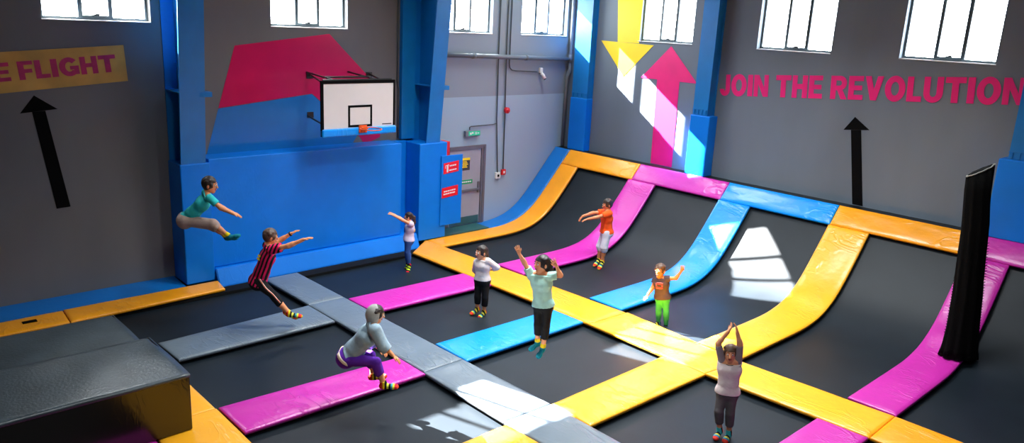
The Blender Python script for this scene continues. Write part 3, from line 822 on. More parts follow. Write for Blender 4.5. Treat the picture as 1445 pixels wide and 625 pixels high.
# centre line leans slightly; section: flattened folded bundle
LV = [(.10, -3.40, 13.33, .30, .2), (.25, -3.40, 13.31, .27, .18), (.6, -3.41, 13.30, .235, .15), (1.2, -3.44, 13.30, .215, .13), (1.8, -3.49, 13.30, .205, .12), (2.3, -3.53, 13.30, .20, .11), (2.8, -3.59, 13.30, .19, .10), (3.12, -3.615, 13.30, .19, .07)]
ns = 48; rings = []
for z, cx, cy, a, c in LV:
    rings.append([])
    for k in range(ns):
        th = 2 * math.pi * k / ns
        fold = 1 + .07 * math.sin(9 * th + z) + .04 * math.sin(17 * th - 2 * z)
        u, v = a * math.cos(th) * fold, c * math.sin(th) * fold
        p = np.array([cx, cy, z]) + RH * u + FH * v
        if z == LV[-1][0]: p[2] += .55 * u
        rings[-1].append(bm.verts.new(p))
for r0, r1 in zip(rings, rings[1:]):
    for k in range(ns): bm.faces.new((r0[k], r0[(k + 1) % ns], r1[(k + 1) % ns], r1[k]))
bm.faces.new(rings[0][::-1]); bm.faces.new(rings[-1])
hem_pts = [v.co.copy() for v in rings[-1]]
bobj('netting', bm, CLOTHN, root, smooth=True)
bm = NB(); hp = [hem_pts[k] for k in range(ns // 2 - 2, ns)] + [hem_pts[0], hem_pts[1]]
tube(bm, [q for q in hp if (np.array(q) - np.array([-3.615, 13.3, 3.12])) @ FH < .02][:], .011, 6); bobj('hem_rope', bm, CORDW, root, smooth=True)
bm = NB()
for i in range(34):
    z = .5 + i * .045
    zz = [l[0] for l in LV]; cx = np.interp(z, zz, [l[1] for l in LV]); a = np.interp(z, zz, [l[3] for l in LV])
    for sgn in (1, -1):
        if sgn < 0 and z > 1.4: continue
        p = np.array([cx, 13.3, z]) + RH * (a * 1.0 + .012) * sgn
        tube(bm, [p + RH * -.012, p + RH * .03 * sgn + np.array([0, 0, .012])], .006, 5)
bobj('lacing', bm, FRAME, root)
bm = NB(); bmesh.ops.create_uvsphere(bm, u_segments=24, v_segments=16, radius=.075)
bmesh.ops.translate(bm, verts=bm.verts, vec=(-13.80, 10.02, .29))
root = empty('ball', (-13.80, 10.02, .215), 'small yellow ball behind the girl at the blue corner box', 'ball')
bobj('shell', bm, YBALL, root, smooth=True)
bm = NB(); tube(bm, [Vector((-13.80, 10.02, .29)) + Vector((.0752 * math.cos(a), .0752 * math.sin(a), 0)) for a in np.linspace(0, 2 * math.pi, 25)], .002, 5, caps=False); bobj('seam', bm, VO, root)
# dark recess below the board: door threshold
bm = NB(); box(bm, -14.3, -13.80, 10.93, 12.35, -.02, .012); tag(bobj('threshold_plate', bm, DGREEN), 'dark green threshold plate below the grey door', 'threshold')
bm = NB(); box(bm, -13.52, -13.42, 2.27, 2.47, -.004, .006)
kp = next(o for o in bpy.data.objects if o.get('label', '').startswith('orange kerb pad at the left'))
bobj('handle_slot', bm, BLACK, kp)
# ------------------------------------------------------------------ people
V = lambda *a: np.array(a, float)
def nrm(v): return v / max(1e-9, np.linalg.norm(v))
class SDF:
    def __init__(s, lo, hi, h):
        s.h = h; s.lo = np.array(lo) - 4 * h; s.n = np.ceil((np.array(hi) - s.lo) / h).astype(int) + 5
        s.d = np.full(s.n, 1.0, np.float32)
        s.ax = [s.lo[i] + h * np.arange(s.n[i]) for i in range(3)]
    def region(s, lo, hi):
        a = np.maximum(0, np.floor((lo - s.lo) / s.h).astype(int)); b = np.minimum(s.n, np.ceil((hi - s.lo) / s.h).astype(int) + 1)
        sl = tuple(slice(int(a[i]), int(b[i])) for i in range(3))
        if any(q.stop <= q.start for q in sl): return None, None
        X = np.meshgrid(*[s.ax[i][sl[i]].astype(np.float32) for i in range(3)], indexing='ij', sparse=True)
        return sl, X
    def add(s, prim, k=0.02):
        lo, hi, fn = prim
        m = max(3.5 * s.h, k + 2 * s.h)
        sl, X = s.region(lo - m, hi + m)
        if sl is None: return
        b = fn(X); a = s.d[sl]
        hh = np.maximum(k - np.abs(a - b), 0) / max(k, 1e-6)
        s.d[sl] = np.minimum(a, b) - hh * hh * k * .25
    def cut(s, p, n):
        """keep the side of the plane the normal n points away from"""
        X = np.meshgrid(*[q.astype(np.float32) for q in s.ax], indexing='ij', sparse=True)
        s.d = np.maximum(s.d, sum((X[i] - p[i]) * n[i] for i in range(3)).astype(np.float32))
    def sub(s, prim):
        lo, hi, fn = prim
        sl, X = s.region(lo - 4 * s.h, hi + 4 * s.h)
        if sl is None: return
        s.d[sl] = np.maximum(s.d[sl], -fn(X))
    def mesh(s, name):
        d = s.d; ins = d < 0
        c = ins[:-1, :-1, :-1].astype(np.int8)
        for i in (0, 1):
            for j in (0, 1):
                for k in (0, 1):
                    if i + j + k: c = c + ins[i:ins.shape[0] - 1 + i, j:ins.shape[1] - 1 + j, k:ins.shape[2] - 1 + k]
        act = (c > 0) & (c < 8)
        idx = np.argwhere(act)
        vid = np.full(act.shape, -1, np.int32); vid[act] = np.arange(len(idx))
        acc = np.zeros((len(idx), 3)); cnt = np.zeros(len(idx))
        cor = [(i, j, k) for i in (0, 1) for j in (0, 1) for k in (0, 1)]
        val = {q: d[idx[:, 0] + q[0], idx[:, 1] + q[1], idx[:, 2] + q[2]] for q in cor}
        for q in cor:
            for ax in range(3):
                if q[ax]: continue
                r = list(q); r[ax] = 1; r = tuple(r)
                a, b = val[q], val[r]
                m = (a < 0) != (b < 0)
                t = np.where(m, a / np.where(m, a - b, 1), 0)
                for e in range(3):
                    acc[:, e] += np.where(m, q[e] + (t if e == ax else 0), 0)
                cnt += m
        P = s.lo + s.h * (idx + acc / np.maximum(cnt, 1)[:, None])
        quads = []
        for ax in range(3):
            o1, o2 = (ax + 1) % 3, (ax + 2) % 3
            sl0 = [slice(None)] * 3; sl1 = [slice(None)] * 3
            sl0[ax] = slice(0, -1); sl1[ax] = slice(1, None)
            x = ins[tuple(sl0)] != ins[tuple(sl1)]
            e = np.argwhere(x)
            e = e[(e[:, o1] > 0) & (e[:, o2] > 0) & (e[:, o1] < ins.shape[o1] - 1) & (e[:, o2] < ins.shape[o2] - 1)]
            def cell(a, b):
                q = e.copy(); q[:, o1] -= a; q[:, o2] -= b; return vid[q[:, 0], q[:, 1], q[:, 2]]
            qd = np.stack([cell(1, 1), cell(0, 1), cell(0, 0), cell(1, 0)], 1)
            flip = ~ins[e[:, 0], e[:, 1], e[:, 2]]
            qd[flip] = qd[flip][:, ::-1]
            quads.append(qd)
        Q = np.concatenate(quads); Q = Q[(Q >= 0).all(1)]
        return P, Q

def cone(a, b, r0, r1=None, flat=0.0):
    """tapered capsule; flat=1 cuts it square at b"""
    r1 = r0 if r1 is None else r1
    a = np.asarray(a, float); b = np.asarray(b, float)
    ab = b - a; L2 = max(1e-9, ab @ ab); L = math.sqrt(L2); rm = max(r0, r1)
    lo = np.minimum(a, b) - rm; hi = np.maximum(a, b) + rm
    def fn(X):
        p = [X[i] - a[i] for i in range(3)]
        t = np.clip((p[0] * ab[0] + p[1] * ab[1] + p[2] * ab[2]) / L2, 0, 1)
        q = np.sqrt((p[0] - t * ab[0]) ** 2 + (p[1] - t * ab[1]) ** 2 + (p[2] - t * ab[2]) ** 2) - (r0 + (r1 - r0) * t)
        if flat:
            q = np.maximum(q, (p[0] * ab[0] + p[1] * ab[1] + p[2] * ab[2]) / L - L)
        return q
    return lo, hi, fn
def ell(c, axes, r):
    """ellipsoid: axes 3 unit vectors, radii r"""
    c = np.asarray(c, float); A = np.array(axes); r = np.array(r); R = r.max()
    def fn(X):
        p = [X[i] - c[i] for i in range(3)]
        k0 = 0; k1 = 0
        for j in range(3):
            u = p[0] * A[j][0] + p[1] * A[j][1] + p[2] * A[j][2]
            k0 = k0 + (u / r[j]) ** 2; k1 = k1 + (u / r[j] ** 2) ** 2
        k0 = np.sqrt(k0); k1 = np.sqrt(k1)
        return k0 * (k0 - 1) / np.maximum(k1, 1e-6)
    return c - R, c + R, fn
def boxp(c, axes, r):
    c = np.asarray(c, float); A = np.array(axes); r = np.array(r); R = np.linalg.norm(r)
    def fn(X):
        p = [X[i] - c[i] for i in range(3)]
        q = None
        for j in range(3):
            u = np.abs(p[0] * A[j][0] + p[1] * A[j][1] + p[2] * A[j][2]) - r[j]
            q = u if q is None else np.maximum(q, u)
        return q
    return c - R, c + R, fn

def build(name, prims, h, m, root, cuts=(), subs=()):
    if not prims: return None
    lo = np.min([p[0][0] for p in prims], 0); hi = np.max([p[0][1] for p in prims], 0)
    S = SDF(lo, hi, h)
    for p, k in prims: S.add(p, k)
    for p, n in cuts: S.cut(p, n)
    for p in subs: S.sub(p)
    P, Q = S.mesh(name)
    q_ = root
    while q_ is not None:
        P = P - np.array(q_.location); q_ = q_.parent
    me = bpy.data.meshes.new(name)
    me.from_pydata(P.tolist(), [], Q.tolist())
    me.polygons.foreach_set('use_smooth', [True] * len(me.polygons)); me.update()
    o = link(name, me, m, root)
    return o

def cloth(name, rgb, rough=.8, vary=.1, axis=None, bands=None, org=None, rgb2=None, freq=None, bump=.25):
    m, nt, p = new_mat(name); L = nt.links
    tc = N(nt, 'ShaderNodeTexCoord')
    p.inputs['Roughness'].default_value = rough; p.inputs['Specular IOR Level'].default_value = .25
    nb = N(nt, 'ShaderNodeTexNoise'); nb.inputs['Scale'].default_value = 14; nb.inputs['Detail'].default_value = 3; nb.inputs['Distortion'].default_value = .6
    L.new(tc.outputs['Object'], nb.inputs['Vector'])
    bp = N(nt, 'ShaderNodeBump'); bp.inputs['Strength'].default_value = bump; bp.inputs['Distance'].default_value = .03
    L.new(nb.outputs['Fac'], bp.inputs['Height']); L.new(bp.outputs['Normal'], p.inputs['Normal'])
    if axis is not None:
        d = N(nt, 'ShaderNodeVectorMath', operation='DOT_PRODUCT'); d.inputs[1].default_value = tuple(axis)
        s = N(nt, 'ShaderNodeVectorMath', operation='SUBTRACT'); s.inputs[1].default_value = tuple(org if org is not None else (0, 0, 0))
        L.new(tc.outputs['Object'], s.inputs[0]); L.new(s.outputs[0], d.inputs[0])
        mm = N(nt, 'ShaderNodeMath', operation='MULTIPLY'); mm.inputs[1].default_value = freq; L.new(d.outputs['Value'], mm.inputs[0])
        fr = N(nt, 'ShaderNodeMath', operation='FRACT'); L.new(mm.outputs[0], fr.inputs[0])
        rp = N(nt, 'ShaderNodeValToRGB'); rp.color_ramp.interpolation = 'CONSTANT'
        els = rp.color_ramp.elements
        while len(els) < len(bands): els.new(.5)
        for i, c in enumerate(bands):
            els[i].position = i / len(bands); els[i].color = (*lin(c), 1)
        L.new(fr.outputs[0], rp.inputs['Fac']); L.new(rp.outputs['Color'], p.inputs['Base Color'])
    else:
        nz = N(nt, 'ShaderNodeTexNoise'); nz.inputs['Scale'].default_value = 9; L.new(tc.outputs['Object'], nz.inputs['Vector'])
        rp = N(nt, 'ShaderNodeValToRGB'); c = lin(rgb)
        rp.color_ramp.elements[0].position = .35; rp.color_ramp.elements[1].position = .65
        rp.color_ramp.elements[0].color = (*[v * (1 - vary) for v in c], 1); rp.color_ramp.elements[1].color = (*[min(1, v * (1 + vary)) for v in c], 1)
        L.new(nz.outputs['Fac'], rp.inputs['Fac']); L.new(rp.outputs['Color'], p.inputs['Base Color'])
    return m
def skin(name, rgb):
    m = mat(name, rgb, rough=.5, spec=.35, vary=.06, vscale=12)
    p = m.node_tree.nodes['Principled BSDF']; p.inputs['Subsurface Weight'].default_value = .08; p.inputs['Subsurface Radius'].default_value = (.02, .008, .004)
    return m
EYE = mat('dark_eye', (24, 18, 16), rough=.2); EYEW = mat('eye_white', (225, 220, 212), rough=.3); LIP = mat('lip_red', (176, 84, 78), rough=.5)
lerp = lambda a, b, t: a + (b - a) * t

def person(spec):
    A = V(*spec['at'])                          # point on the ground below the person
    s = spec['s']; hsz = spec.get('hs', s) * 1.1
    J = {}
    for k, (px, py, off) in spec['j'].items():
        r = ray(px, py); t = (off + FH @ (A - CAM)) / (FH @ r)
        J[k] = CAM + r * t
    if spec.get('dbg'): pass
    root = empty('person', tuple(A), spec['label'], 'person')
    H_ = .0065
    shL, shR, hipL, hipR = J['shL'], J['shR'], J['hipL'], J['hipR']
    sc = (shL + shR) / 2; pel = (hipL + hipR) / 2
    up = nrm(sc - pel); rt = nrm(shR - shL); fw = nrm(np.cross(up, rt)); rt = nrm(np.cross(fw, up))
    f_hint = spec['face'][0] * RH + spec['face'][1] * FH + V(0, 0, spec['face'][2])
    hf = nrm(f_hint); hu = nrm(spec.get('hup', up * .4 + V(0, 0, .6))); hu = nrm(hu - hf * (hu @ hf)); hsd = np.cross(hf, hu)
    hc = J['head']; neck = J['neck']
    # --- body
    def torso(g, low=True):
        cc = lerp(sc, pel, .24); wa = lerp(sc, pel, .66)
        q = [(cone(shL - rt * -.02 * s, shR - rt * .02 * s, .058 * s + g), .03),
             (cone(cc - rt * .07 * s, cc + rt * .07 * s, .098 * s + g), .04),
             (cone(cc - rt * .04 * s, wa - rt * .05 * s, .096 * s + g, .090 * s + g), .04),
             (cone(cc + rt * .04 * s, wa + rt * .05 * s, .096 * s + g, .090 * s + g), .04),
             (cone(neck, shL, .046 * s + g, .05 * s + g), .03), (cone(neck, shR, .046 * s + g, .05 * s + g), .03)]
        if low:
            q += [(cone(wa, pel, .088 * s + g, .1 * s + g), .04), (cone(pel - rt * .065 * s, pel + rt * .065 * s, .098 * s + g), .04), (cone(pel - fw * .05 * s - rt * .05 * s, pel - fw * .05 * s + rt * .05 * s, .085 * s + g), .04)]
        return q
    B = torso(0)
    B.append((cone(neck - up * .02 * s, hc - hu * .04 * hsz, .05 * s, .047 * s), .025))
    B.append((ell(hc + hu * .012 * hsz, (hsd, hf, hu), np.array((.076, .094, .108)) * hsz), .02))
    B.append((cone(hc - hu * .045 * hsz + hf * .02 * hsz, hc - hu * .085 * hsz + hf * .05 * hsz, .055 * hsz, .032 * hsz), .03))
    B.append((cone(hc + hf * .088 * hsz + hu * .012 * hsz, hc + hf * .104 * hsz - hu * .022 * hsz, .010 * hsz, .015 * hsz), .012))
    for sg in (1, -1):
        B.append((ell(hc + hsd * sg * .076 * hsz - hf * .008 * hsz - hu * .005 * hsz, (nrm(hsd * sg + hf * -.4), nrm(hf + hsd * sg * .4), hu), np.array((.012, .022, .034)) * hsz), .006))
    def arm(side, g, t0=0.0, t1=2.0, flat=0):
        sh, el_, wr = J['sh' + side], J['el' + side], J['wr' + side]
        q = []
        ra, rb, rc = .047 * s + g, .037 * s + g, .027 * s + g
        e = min(t1, 1.0)
        q.append((cone(sh, lerp(sh, el_, e), ra, lerp(ra, rb, e), flat if t1 <= 1 else 0), .02))
        if t1 > 1:
            e = t1 - 1
            mid = lerp(el_, wr, min(.3, e))
            q.append((cone(el_, lerp(el_, wr, e), rb, lerp(rb, rc, e), flat), .02))
            if g == 0: q.append((cone(el_, mid, rb, rb * 1.04), .02))
        return q
    def hand(side):
        wr, tip = J['wr' + side], J['tip' + side]
        dr = nrm(tip - wr); el_ = J['el' + side]
        pn = spec.get('palm' + side, spec.get('palm', V(0, 0, 1)))
        n_ = nrm(pn - dr * (pn @ dr)); sd = np.cross(dr, n_)
        hs_ = .92 * s; q = []
        for o in (-.026, -.009, .009, .026):
            q.append((cone(wr + sd * o * .6 * hs_ + dr * .012, wr + sd * o * hs_ + dr * .085 * hs_, .0125 * hs_ + .001, .0125 * hs_), .012))
        for o, l, cu in ((-.031, .058, .28), (-.0105, .072, .22), (.0105, .078, .2), (.031, .07, .24)):
            b0 = wr + dr * .088 * hs_ + sd * o * hs_
            b1 = b0 + (dr * .55 * l - n_ * l * cu * .5 + sd * o * .22) * hs_
            b2 = b1 + (dr * .42 * l - n_ * l * cu * .8 + sd * o * .12) * hs_
            r_ = max(.0082 * hs_, .0068)
            q.append((cone(b0, b1, r_), .004)); q.append((cone(b1, b2, r_, r_ * .9), .003))
        ts = spec.get('thumb' + side, 1)
        t0 = wr + dr * .03 * hs_ + sd * ts * .022 * hs_; t1 = t0 + (dr * .032 + sd * ts * .03 - n_ * .006) * hs_; t2 = t1 + (dr * .032 + sd * ts * .008 - n_ * .006) * hs_
        q.append((cone(t0, t1, .0125 * hs_, .0105 * hs_), .01)); q.append((cone(t1, t2, .0095 * hs_, .0082 * hs_), .004))
        return q
    def leg(side, g, t1=2.0, flat=0, rk=1.0, rl=1.0):
        hp, kn, an = J['hip' + side], J['kn' + side], J['an' + side]
        ra, rb, rc = .080 * s + g, .052 * s * rk + g, .036 * s * rl + g
        e = min(1, t1); q = [(cone(hp, lerp(hp, kn, e), ra, lerp(ra, rb, e), flat if t1 <= 1 else 0), .035)]
        if t1 > 1:
            e = t1 - 1
            q.append((cone(kn, lerp(kn, an, e), rb, lerp(rb, rc, e), flat), .02))
            calf = nrm(hp - kn) * .3 + nrm(an - kn)
            back = nrm(np.cross(np.cross(an - kn, fw), an - kn)) if abs(nrm(an - kn) @ fw) < .98 else -up
            q.append((cone(lerp(kn, an, .18) - back * .012 * s, lerp(kn, an, min(.5, e)) - back * .014 * s, .049 * s * rk + g, .042 * s * rk + g), .03))
        return q
    def foot(side, g):
        an, toe, kn = J['an' + side], J['toe' + side], J['kn' + side]
        sh_ = nrm(an - kn); d = toe - an; d = nrm(d - sh_ * (d @ sh_) * .3)
        heel = an + sh_ * .035 * s - d * .035 * s
        L = .20 * s
        ball = heel + d * L * .72; tp = heel + d * L
        sdv = nrm(np.cross(sh_, d))
        q = [(cone(lerp(kn, an, .94), an + sh_ * .03 * s, .036 * s + g, .037 * s + g), .02), (cone(heel, ball, .034 * s + g, .031 * s + g), .02)]
        for o in (-.02, 0, .02):
            q.append((cone(ball + sdv * o * s, tp + sdv * o * s - d * abs(o) * .5 * s, .027 * s + g, .021 * s + g), .015))
        return q, nrm(d)
    for sd_ in 'LR':
        B += arm(sd_, 0) + hand(sd_) + leg(sd_, 0) + foot(sd_, 0)[0]
    body = build('body', B, H_, skin('skin', spec['skin']), root)
    # --- face
    for sg in (1, -1):
        e = hc + hf * .086 * hsz + hsd * sg * .031 * hsz + hu * .012 * hsz
        bm = NB(); bmesh.ops.create_uvsphere(bm, u_segments=10, v_segments=8, radius=.0125 * hsz); bmesh.ops.translate(bm, verts=bm.verts, vec=e)
        eo = bobj('eye', bm, EYEW, root, smooth=True)
        bm = NB(); bmesh.ops.create_uvsphere(bm, u_segments=10, v_segments=8, radius=.0075 * hsz); bmesh.ops.translate(bm, verts=bm.verts, vec=e + hf * .0075 * hsz)
        bobj('iris', bm, EYE, eo, smooth=True)
        bm = NB(); tube(bm, [e + hu * .024 * hsz - hsd * .017 * hsz + hf * .004 * hsz, e + hu * .028 * hsz + hf * .007 * hsz, e + hu * .022 * hsz + hsd * .017 * hsz + hf * .003 * hsz], .0045 * hsz, 6)
        bobj('eyebrow', bm, spec['hairm'], root)
    mc = hc + hf * .087 * hsz - hu * .054 * hsz
    build('lips', [(cone(mc - hsd * .018 * hsz, mc + hsd * .018 * hsz, .008 * hsz), .004), (cone(mc - hsd * .008 * hsz - hu * .005 * hsz, mc + hsd * .008 * hsz - hu * .005 * hsz, .008 * hsz), .004)], .004, LIP, root)
    # --- hair
    hp = [(ell(hc + hu * .022 * hsz - hf * .010 * hsz, (hsd, hf, hu), np.array((.086, .103, .112)) * hsz), .01)]
    for k in range(14):
        a = k * 2.4; v = nrm(hsd * math.cos(a) + hf * math.sin(a) * .8 - hf * .2 + hu * (.5 + .5 * math.sin(k * 1.7)))
        c0 = hc + hu * .022 * hsz - hf * .01 * hsz + v * .088 * hsz
        hp.append((cone(c0, c0 + np.cross(v, hsd) * .02 * hsz, .016 * hsz), .02))
    for (a, b_, r0, r1) in spec.get('locks', []):
        P_ = lambda q: hc + (hsd * q[0] + hf * q[1] + hu * q[2]) * hsz
        hp.append((cone(P_(a), P_(b_), r0 * hsz, r1 * hsz), .025))
    subs = [boxp(hc + hf * (.11 + spec.get('hairline', .03)) * hsz - hu * .10 * hsz, (hsd, hf, hu), np.array((.13, .08, .152)) * hsz)]
    if not spec.get('locks'): subs.append(boxp(hc - hu * .17 * hsz, (hsd, hf, hu), np.array((.2, .2, .10)) * hsz))
    build('hair', hp, .005, spec['hairm'], root, subs=subs)
    # --- clothes
    t = spec['top']; g = t.get('g', .014)
    T = torso(g, low=True)
    hem = pel + up * (t.get('hem', -.03)) * s
    T.append((cone(lerp(sc, pel, .7), hem - up * .06 * s, .10 * s + g, (.108 + t.get('flare', 0)) * s + g), .04))
    T.append((cone(pel - rt * .06 * s + up * .02, hem - up * .06 * s - rt * .06 * s, .10 * s + g, (.10 + t.get('flare', 0)) * s + g), .04)); T.append((cone(pel + rt * .06 * s + up * .02, hem - up * .06 * s + rt * .06 * s, .10 * s + g, (.10 + t.get('flare', 0)) * s + g), .04))
    sl = t['sleeve']; slm = t.get('sleevem')
    SL = []
    for sd_ in 'LR':
        a = arm(sd_, g + t.get('sg', .006), 0, sl, 1)
        SL.append(a)
    hemn = nrm(up * -1 + fw * t.get('tilt', 0))
    cuts = [(hem, hemn), (neck + up * .012 * s + fw * .01 * s, nrm(up + fw * .35))]
    if slm:
        build('shirt', T, H_, t['m'], root, cuts=cuts)
        for a in SL: build('sleeve', a, H_, slm, root)
    else:
        # the sleeves are part of the shirt; built first so that the hem cut spares arms hanging low
        lo = [p for a in SL for p in a]
        build('shirt', T, H_, t['m'], root, cuts=cuts)
        for a in SL: build('sleeve', a, H_, t['m'], root)
    b_ = spec['bottom']; g = b_.get('g', .008)
    wst = pel + up * .07 * s
    Q = [(cone(pel - rt * .065 * s, pel + rt * .065 * s, .098 * s + g), .04), (cone(pel - fw * .05 * s - rt * .05 * s, pel - fw * .05 * s + rt * .05 * s, .085 * s + g), .04),
         (cone(pel - rt * .03 * s, wst - rt * .03 * s, .098 * s + g, .092 * s + g, 1), .04), (cone(pel + rt * .03 * s, wst + rt * .03 * s, .098 * s + g, .092 * s + g, 1), .04)]
    for sd_ in 'LR': Q += leg(sd_, g, b_['len'], 1, b_.get('rk', 1), b_.get('rl', 1))
    build('trousers', Q, H_, b_['m'], root)
    if b_.get('stripe') is not None:
        sdv = spec['stripe_side']
        bm = NB(); hp_, kn, an = J['hip' + sdv], J['kn' + sdv], J['an' + sdv]
        vd = nrm(CAM - kn)
        pts = [hp_ + vd * (.083 * s + g) + up * .05, lerp(hp_, kn, .5) + vd * (.068 * s + g), kn + vd * (.053 * s + g), lerp(kn, an, b_['len'] - 1) + vd * (.047 * s + g)]
        tube(bm, pts, .013, 8); bobj('side_stripe', bm, b_['stripe'], root, smooth=True)
        bm = NB(); tube(bm, [p + vd * .008 for p in pts], .007, 6); bobj('side_piping', bm, ORANGE, root, smooth=True)
    k = spec['socks']
    for sd_ in 'LR':
        q, d = foot(sd_, .005)
        an, kn = J['an' + sd_], J['kn' + sd_]
        q.append((cone(an, lerp(an, kn, k.get('h', .14)), .043 * s, .043 * s, 1), .015))
        if k.get('bands'):
            m = cloth('striped_sock', None, axis=d, bands=k['bands'], org=an - d * .06 - np.array(root.location), freq=1 / (.21 * s), bump=.1)
        else: m = k['m']
        so_ = build('sock', q, .005, m, root)
        if k.get('cuff'):
            build('cuff', [(cone(lerp(an, kn, k.get('h', .14) - .08), lerp(an, kn, k.get('h', .14) + .02), .047 * s, .046 * s), .004)], .005, k['cuff'], so_)
    if spec.get('extra'): spec['extra'](root, J, dict(up=up, rt=rt, fw=fw, hc=hc, hf=hf, hu=hu, hsd=hsd, sc=sc, pel=pel, s=s, hs=hsz))
    print('PERSON', spec['label'][:34], 'uparm %.2f fore %.2f thigh %.2f shin %.2f torso %.2f shw %.2f head2neck %.2f hand %.2f' % tuple(np.linalg.norm(a - b) for a, b in
          ((J['shR'], J['elR']), (J['elR'], J['wrR']), (hipR, J['knR']), (J['knR'], J['anR']), (sc, pel), (shL, shR), (hc, neck), (J['wrR'], J['tipR']))))
    return root

def ground_at(px, py, z=-.12):
    r = ray(px, py); return CAM + r * ((z - CAM[2]) / r[2])
hair_dark = mat('dark_brown_hair', (40, 26, 20), rough=.5, vary=.3, vscale=40)
hair_black = mat('black_hair', (24, 18, 18), rough=.45, vary=.3, vscale=40)
hair_brown = mat('brown_hair', (84, 56, 36), rough=.5, vary=.3, vscale=40)
hair_grey = mat('sunlit_brown_hair', (84, 62, 50), rough=.5, vary=.5, vscale=25)
SOCKB = [(20, 20, 24), (230, 40, 40), (240, 210, 40), (20, 20, 24), (60, 160, 60), (240, 210, 40), (20, 24, 40), (30, 120, 200)]
SOCKR = [(225, 40, 40), (225, 60, 40), (240, 210, 40), (20, 20, 24), (230, 225, 80), (20, 20, 24), (60, 160, 170), (220, 220, 60)]
TEALS = cloth('teal_sock', (0, 116, 132)); YCUFF = cloth('yellow_cuff', (236, 206, 20)); BLK = cloth('black_cloth', (14, 14, 16), vary=.2)

def flat_at(A, off=0): return A
# 1 teal shirt boy, leaping in seated pose
person(dict(label='person in teal shirt and beige shorts leaping in seated pose', at=(-12.35, 4.75, -.12), s=.92, hs=1.05, skin=(222, 146, 100), hairm=hair_dark, face=(1, .15, -.12),
  j=dict(head=(296, 261, 0), neck=(290.5, 272, 0), shR=(296, 279.5, -.16), shL=(293, 277, .16), elR=(311.5, 293.5, -.18), wrR=(330, 302, -.2), tipR=(341, 305.5, -.2),
         elL=(310, 291, .22), wrL=(328, 299.5, .2), tipL=(339, 303.5, .2), hipR=(262.5, 312, -.09), hipL=(261.5, 311, .09), knR=(300.5, 315.5, -.1), knL=(299.5, 318.5, .12),
         anR=(323, 333, -.08), anL=(320, 334.5, .12), toeR=(340, 333, -.08), toeL=(337, 337, .12)),
  top=dict(m=cloth('teal_shirt', (44, 186, 186)), sleeve=.62, hem=-.02, g=.018), bottom=dict(m=cloth('beige_shorts', (176, 150, 138)), len=1.1, g=.022, rk=1.15),
  socks=dict(m=TEALS, cuff=YCUFF, h=.12)))
# 2 striped jersey
def jersey_extra(root, J, q):
    vd = nrm(CAM - q['sc']); c = lerp(q['sc'], q['pel'], .22) + vd * .135 * q['s'] - RH * .09
    bm = NB(); u = nrm(RH - q['up'] * (RH @ q['up']))
    for k in (0, .05):
        prism(bm, [c + u * -.06 - q['up'] * (k + .0), c + u * .05 - q['up'] * (k + .03), c + u * .05 - q['up'] * (k + .065), c + u * -.06 - q['up'] * (k + .035)], vd * .012)
    bobj('name_patch', bm, YCUFF, root)
    bm = NB(); w0 = lerp(J['elL'], J['wrL'], .86); w1 = lerp(J['elL'], J['wrL'], .97); tube(bm, [w0, w1], .037 * q['s'], 12); bobj('wristband', bm, BLK, root)
ju = nrm(V(0, 0, 1) * .93 + RH * .37)
person(dict(label='person in pink and black striped jersey leaping forward with arms out', at=(-11.35, 4.9, -.12), s=1.0, hs=1.0, skin=(228, 152, 104), hairm=hair_grey, face=(.85, .5, -.15),
  j=dict(head=(381.5, 334, 0), neck=(377, 346, 0), shR=(384, 352, -.17), shL=(380, 349, .17), elR=(407, 347, -.22), wrR=(428.5, 338, -.22), tipR=(444, 333.5, -.22),
         elL=(397, 338, .25), wrL=(411, 329.5, .25), tipL=(424.5, 322.5, .25), hipR=(365, 398, -.09), hipL=(363.5, 398, .09), knR=(385, 415.5, -.1), knL=(388, 418, .12),
         anR=(408, 442, -.08), anL=(404, 440, .14), toeR=(426, 447.5, -.06), toeL=(419, 449, .14)),
  top=dict(m=cloth('striped_jersey', None, axis=nrm(RH - ju * (RH @ ju)), bands=[(226, 24, 96), (226, 24, 96), (16, 14, 18), (16, 14, 18)], freq=17, bump=.15), sleeve=.55, hem=-.02, g=.018, sg=.014),
  bottom=dict(m=BLK, len=1.45, g=.012, stripe=cloth('white_piping', (235, 215, 205))), stripe_side='R', socks=dict(bands=SOCKR, h=.1), extra=jersey_extra))
